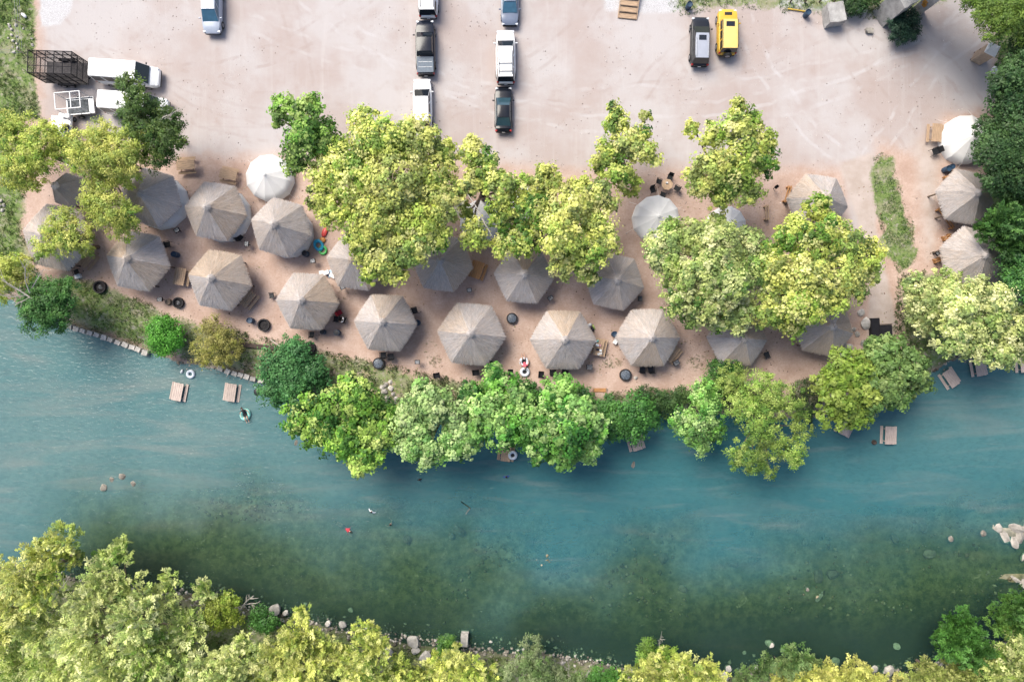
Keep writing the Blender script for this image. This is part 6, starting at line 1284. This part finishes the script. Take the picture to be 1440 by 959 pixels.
tree('bald_cypress', 'tall yellow cypress at the bottom edge, centre right', 'tree', [(938, 942, 27), (965, 945, 22), (990, 948, 18), (905, 950, 18), (995, 935, 10), (920, 955, 24), (945, 975, 30), (882, 955, 14), (1012, 956, 12)], 5.0, 'frond', CYPY, 1.0, group=SG)
tree('leafy_shrub', 'bright green upright shrub behind the tall yellow cypress', 'shrub', [(910, 910, 12, 2.8), (906, 925, 13, 2.6), (922, 922, 11, 2.4), (932, 918, 9, 2.3)], 2.6, 'fine', [(0.14, 0.27, 0.04), (0.20, 0.32, 0.06), (0.09, 0.19, 0.03)], 1.5, dead=[(925, 920, 2.4, 928, 898, 3.4, 0.03)])
tree('leafy_shrub', 'green-grey shrub between white rocks at the bottom right of centre', 'shrub', [(1120, 925, 17, 1.8), (1105, 938, 13, 1.6), (1135, 935, 14, 1.6), (1080, 928, 10, 1.2), (1072, 945, 10, 1.2), (1048, 955, 14, 1.4), (1150, 942, 12, 1.4)], 1.8, 'frond', [(0.16, 0.25, 0.09), (0.22, 0.30, 0.11), (0.08, 0.17, 0.04)], 1.5, 0.85)
tree('bald_cypress', 'straw-yellow cypress along the bottom edge between the white boulders', 'tree', [(1160, 948, 18), (1190, 950, 18), (1205, 938, 12), (1225, 955, 16), (1135, 955, 18), (1100, 958, 16), (1180, 985, 34), (1260, 965, 18)], 3.0, 'frond', [(0.64, 0.62, 0.20), (0.54, 0.55, 0.15), (0.40, 0.45, 0.10)], 1.1, group=SG)
tree('bald_cypress', 'spiky yellow-green cypress at the bottom edge near the deep green tree', 'tree', [(1300, 940, 15), (1292, 955, 16), (1315, 952, 14), (1345, 950, 20), (1360, 958, 20), (1330, 975, 26)], 3.6, 'frond', [(0.30, 0.36, 0.09), (0.38, 0.40, 0.14), (0.22, 0.30, 0.06)], 1.1, group=SG)
tree('leafy_tree', 'deep green tree leaning over the dark water at the lower right', 'tree', [(1350, 880, 22), (1338, 905, 20), (1372, 918, 20), (1360, 898, 20), (1385, 940, 18), (1328, 890, 12)], 4.5, 'frond', [(0.06, 0.17, 0.03), (0.10, 0.24, 0.045), (0.04, 0.11, 0.02)], 1.3, group=SG, base=(1385, 945))
tree('leafy_tree', 'green tree at the lower right edge above the pale one', 'tree', [(1420, 858, 19), (1408, 872, 17), (1435, 880, 20), (1440, 850, 20), (1465, 865, 32)], 5.0, 'frond', [(0.09, 0.20, 0.04), (0.14, 0.27, 0.06), (0.05, 0.13, 0.03)], 1.25, group=SG, base=(1455, 900))
tree('bald_cypress', 'pale cypress in the lower right corner', 'tree', [(1425, 912, 22), (1402, 945, 24), (1440, 930, 26), (1395, 925, 14), (1430, 960, 28), (1470, 930, 36)], 5.5, 'frond', CYP, 1.0, group=SG)

# low growth: grass tufts on the green patches, counted by nobody
def tuft_stuff(name, label, polys, n, size, pal, seed, spread=True):
    g = np.random.default_rng(seed); xs_ = []
    for poly, cnt in polys:
        p = np.array(poly, float); lo = p.min(0); hi = p.max(0); got = 0
        while got < cnt:
            q_ = g.uniform(lo, hi, (cnt * 2, 2)); ins = np.zeros(len(q_), bool)
            for i in range(len(p)):
                x0, y0 = p[i]; x1, y1 = p[(i + 1) % len(p)]; ins ^= ((y0 > q_[:, 1]) != (y1 > q_[:, 1])) & (q_[:, 0] < (x1 - x0) * (q_[:, 1] - y0) / (y1 - y0 + 1e-9) + x0)
            q_ = q_[ins]; cl = fbm(q_[:, 0] / S, q_[:, 1] / S, 77 + seed, 0.7, 3); q_ = q_[g.random(len(q_)) < sstep(0.38, 0.62, cl) + 0.12][:cnt - got]; xs_.append(q_); got += max(1, len(q_))
    q_ = np.concatenate(xs_); X = (q_[:, 0] - 720) / S; Y = (479.5 - q_[:, 1]) / S; Z = height(X, Y); ok = Z > WL - 0.05; X, Y, Z = X[ok], Y[ok], Z[ok]; N_ = len(X); m = 6
    c = np.repeat(np.stack([X, Y, Z], 1), m, 0); d = unit(g, N_ * m, 0.15); ln = g.uniform(0.5, 1.2, N_ * m) * size; c = c + d * ln[:, None] * 0.5 + g.normal(0, size * 0.3, (N_ * m, 3)) * np.array([1, 1, 0])
    nr = nrmz(np.cross(d, g.normal(0, 1, (N_ * m, 3)))); pal = np.array(pal); col = np.repeat(pal[g.integers(0, len(pal), N_)], m, 0) * g.uniform(0.7, 1.3, (N_ * m, 1))
    V, cc = leaf_quads(c, d, nr, ln, ln * 0.22, col); o = link(name, arr_mesh(name, V, np.arange(len(V)).reshape(-1, 4), cc), M_leaf); tag(o, label, 'grass', kind='stuff')
GR = [(0.08, 0.16, 0.04), (0.12, 0.20, 0.05), (0.20, 0.22, 0.09), (0.05, 0.11, 0.03)]
tuft_stuff('grass', 'green grass strip along the wire fence at the left edge', [([(-60, -60), (40, -60), (50, 60), (48, 110), (58, 170), (-60, 172)], 2600), ([(-60, 172), (10, 172), (38, 280), (35, 330), (60, 395), (-60, 405)], 1800)], 0, 0.22, GR, 1)
tuft_stuff('lawn_grass', 'patchy lawn between the leftmost front-row huts and the stone wall', [([(85, 385), (150, 400), (215, 428), (240, 445), (238, 505), (205, 494), (95, 456)], 1500), ([(245, 445), (330, 458), (350, 472), (330, 520), (240, 505)], 500)], 0, 0.17, GR + [(0.28, 0.26, 0.14)], 2)
tuft_stuff('island_grass', 'green and dry grass island beside the sandy ramp', [([(1228, 222), (1240, 214), (1254, 222), (1266, 262), (1284, 312), (1290, 366), (1262, 386), (1247, 345), (1231, 300)], 1700)], 0, 0.11, GR + [(0.05, 0.17, 0.04)], 3)
tuft_stuff('bank_weeds', 'low weeds on the river bank below the front-row huts', [([(330, 462), (420, 485), (520, 505), (600, 525), (740, 550), (820, 552), (1000, 545), (1100, 550), (1100, 590), (940, 578), (850, 588), (700, 602), (550, 588), (420, 563), (340, 530)], 4200), ([(1262, 388), (1300, 380), (1310, 520), (1285, 540), (1255, 480)], 700)], 0, 0.24, [(0.07, 0.14, 0.035), (0.11, 0.18, 0.05), (0.18, 0.18, 0.08), (0.04, 0.09, 0.025)], 4)
tuft_stuff('lot_weeds', 'scrubby weeds along the top edge behind the dark grey and yellow cars', [([(925, -30), (1100, -30), (1085, 12), (1010, 16), (945, 24)], 500), ([(1085, -30), (1345, -30), (1300, 14), (1250, 30), (1100, 18)], 900)], 0, 0.2, GR, 5)
tuft_stuff('far_bank_undergrowth', 'undergrowth covering the far bank beneath the cypress trees', [([(-80, 815), (150, 838), (350, 872), (560, 915), (800, 940), (1000, 955), (1260, 948), (1440, 890), (1520, 900), (1520, 1040), (-80, 1040)], 9000)], 0, 0.32, [(0.10, 0.17, 0.04), (0.18, 0.23, 0.07), (0.06, 0.11, 0.03), (0.26, 0.27, 0.12)], 6)
tuft_stuff('right_undergrowth', 'dark undergrowth beneath the trees at the right edge', [([(1395, -60), (1540, -60), (1540, 500), (1420, 420), (1405, 330), (1400, 110)], 3500)], 0, 0.3, DKG, 7)
tuft_stuff('path_weeds', 'small weed clumps scattered on the camp dirt', [([(450, 380), (560, 395), (560, 420), (480, 430)], 25), ([(600, 470), (625, 500), (615, 520), (595, 505)], 40), ([(850, 495), (880, 505), (870, 518), (845, 515)], 50), ([(960, 480), (1000, 480), (995, 520), (965, 525)], 50)], 0, 0.16, GR, 8)


# loose stones and leaf litter on the dirt, shingle along both waterlines
def litter(name, label, X, Y, size, pal, seed, flat=0.6, zoff=0.0):
    g = np.random.default_rng(seed); n = len(X); Z = height(X, Y) + zoff
    base = np.array([[1, 0, 0], [-1, 0, 0], [0, 1, 0], [0, -1, 0], [0, 0, 1], [0, 0, -1]], float); tri = np.array([[0, 2, 4], [2, 1, 4], [1, 3, 4], [3, 0, 4], [2, 0, 5], [1, 2, 5], [3, 1, 5], [0, 3, 5]])
    sz = size[0] + (size[1] - size[0]) * g.random(n) ** 3; a_ = g.uniform(0, 6.28, n); asp = g.uniform(0.6, 1.0, n)
    V = base[None] * g.uniform(0.7, 1.2, (n, 6, 1)) * sz[:, None, None]; V[:, :, 1] *= asp[:, None]; V[:, :, 2] *= flat
    ca, sa_ = np.cos(a_)[:, None], np.sin(a_)[:, None]; x_, y_ = V[:, :, 0] * ca - V[:, :, 1] * sa_, V[:, :, 0] * sa_ + V[:, :, 1] * ca
    V = np.stack([x_ + X[:, None], y_ + Y[:, None], V[:, :, 2] + Z[:, None]], 2).reshape(-1, 3); F = (tri[None] + 6 * np.arange(n)[:, None, None]).reshape(-1, 3)
    pal = np.array(pal); col = np.repeat(pal[g.integers(0, len(pal), n)] * g.uniform(0.75, 1.25, (n, 1)), 6, 0)
    o = link(name, arr_mesh(name, V, F, col), M_litter); tag(o, label, 'stones', kind='stuff')
M_litter = bpy.data.materials.new('loose_stone'); M_litter.use_nodes = True; _b = M_litter.node_tree.nodes['Principled BSDF']; _b.inputs['Roughness'].default_value = 0.9; _a = M_litter.node_tree.nodes.new('ShaderNodeAttribute'); _a.attribute_name = 'Col'; M_litter.node_tree.links.new(_a.outputs['Color'], _b.inputs['Base Color'])
g0 = np.random.default_rng(55)
X = g0.uniform(-50, 50, 9000); Y = g0.uniform(10, 37, 9000); k_ = fbm(X, Y, 61, 0.25, 3) > 0.47; litter('lot_pebbles', 'pebbles scattered over the car park dirt', X[k_], Y[k_], (0.02, 0.10), [(0.55, 0.50, 0.47), (0.30, 0.25, 0.22), (0.42, 0.36, 0.33), (0.22, 0.18, 0.16)], 56)
X = g0.uniform(-45, 45, 9000); Y = g0.uniform(-6, 16, 9000); k_ = (fbm(X, Y, 62, 0.4, 3) > 0.46) & (height(X, Y) > -0.3); litter('leaf_litter', 'dead leaves and small stones on the dirt between the huts', X[k_], Y[k_], (0.02, 0.11), [(0.20, 0.13, 0.09), (0.30, 0.20, 0.13), (0.45, 0.38, 0.32), (0.12, 0.09, 0.07), (0.25, 0.24, 0.10)], 57, 0.35)
X = g0.uniform(-60, 60, 5200); Y = wline(SB, X) + g0.normal(0.1, 0.55, 5200); litter('far_shore_stones', 'small stones along the waterline of the far bank', X, Y, (0.05, 0.34), [(0.40, 0.37, 0.33), (0.20, 0.18, 0.15), (0.10, 0.09, 0.07), (0.28, 0.25, 0.21)], 58)
X = g0.uniform(-35, 60, 4200); Y = wline(NB, X) + g0.normal(-0.2, 0.5, 4200); litter('near_shore_stones', 'small stones along the waterline of the camp bank', X, Y, (0.04, 0.24), [(0.36, 0.32, 0.27), (0.20, 0.17, 0.13), (0.10, 0.09, 0.07)], 59)
X = np.concatenate([g0.normal(-28, 4, 500), g0.normal(4, 3.5, 600), g0.uniform(-10, 55, 2600)]); Y = np.concatenate([g0.normal(-17.5, 1.6, 500), g0.normal(-22.5, 1.5, 600), g0.uniform(-29, -14, 2600)]); k_ = fbm(X, Y, 64, 0.22, 3) > 0.50; litter('river_bed_stones', 'stones and gravel lying on the river bed', X[k_], Y[k_], (0.05, 0.36), [(0.24, 0.20, 0.13), (0.17, 0.14, 0.08), (0.10, 0.09, 0.05), (0.30, 0.26, 0.19)], 60, 0.5)
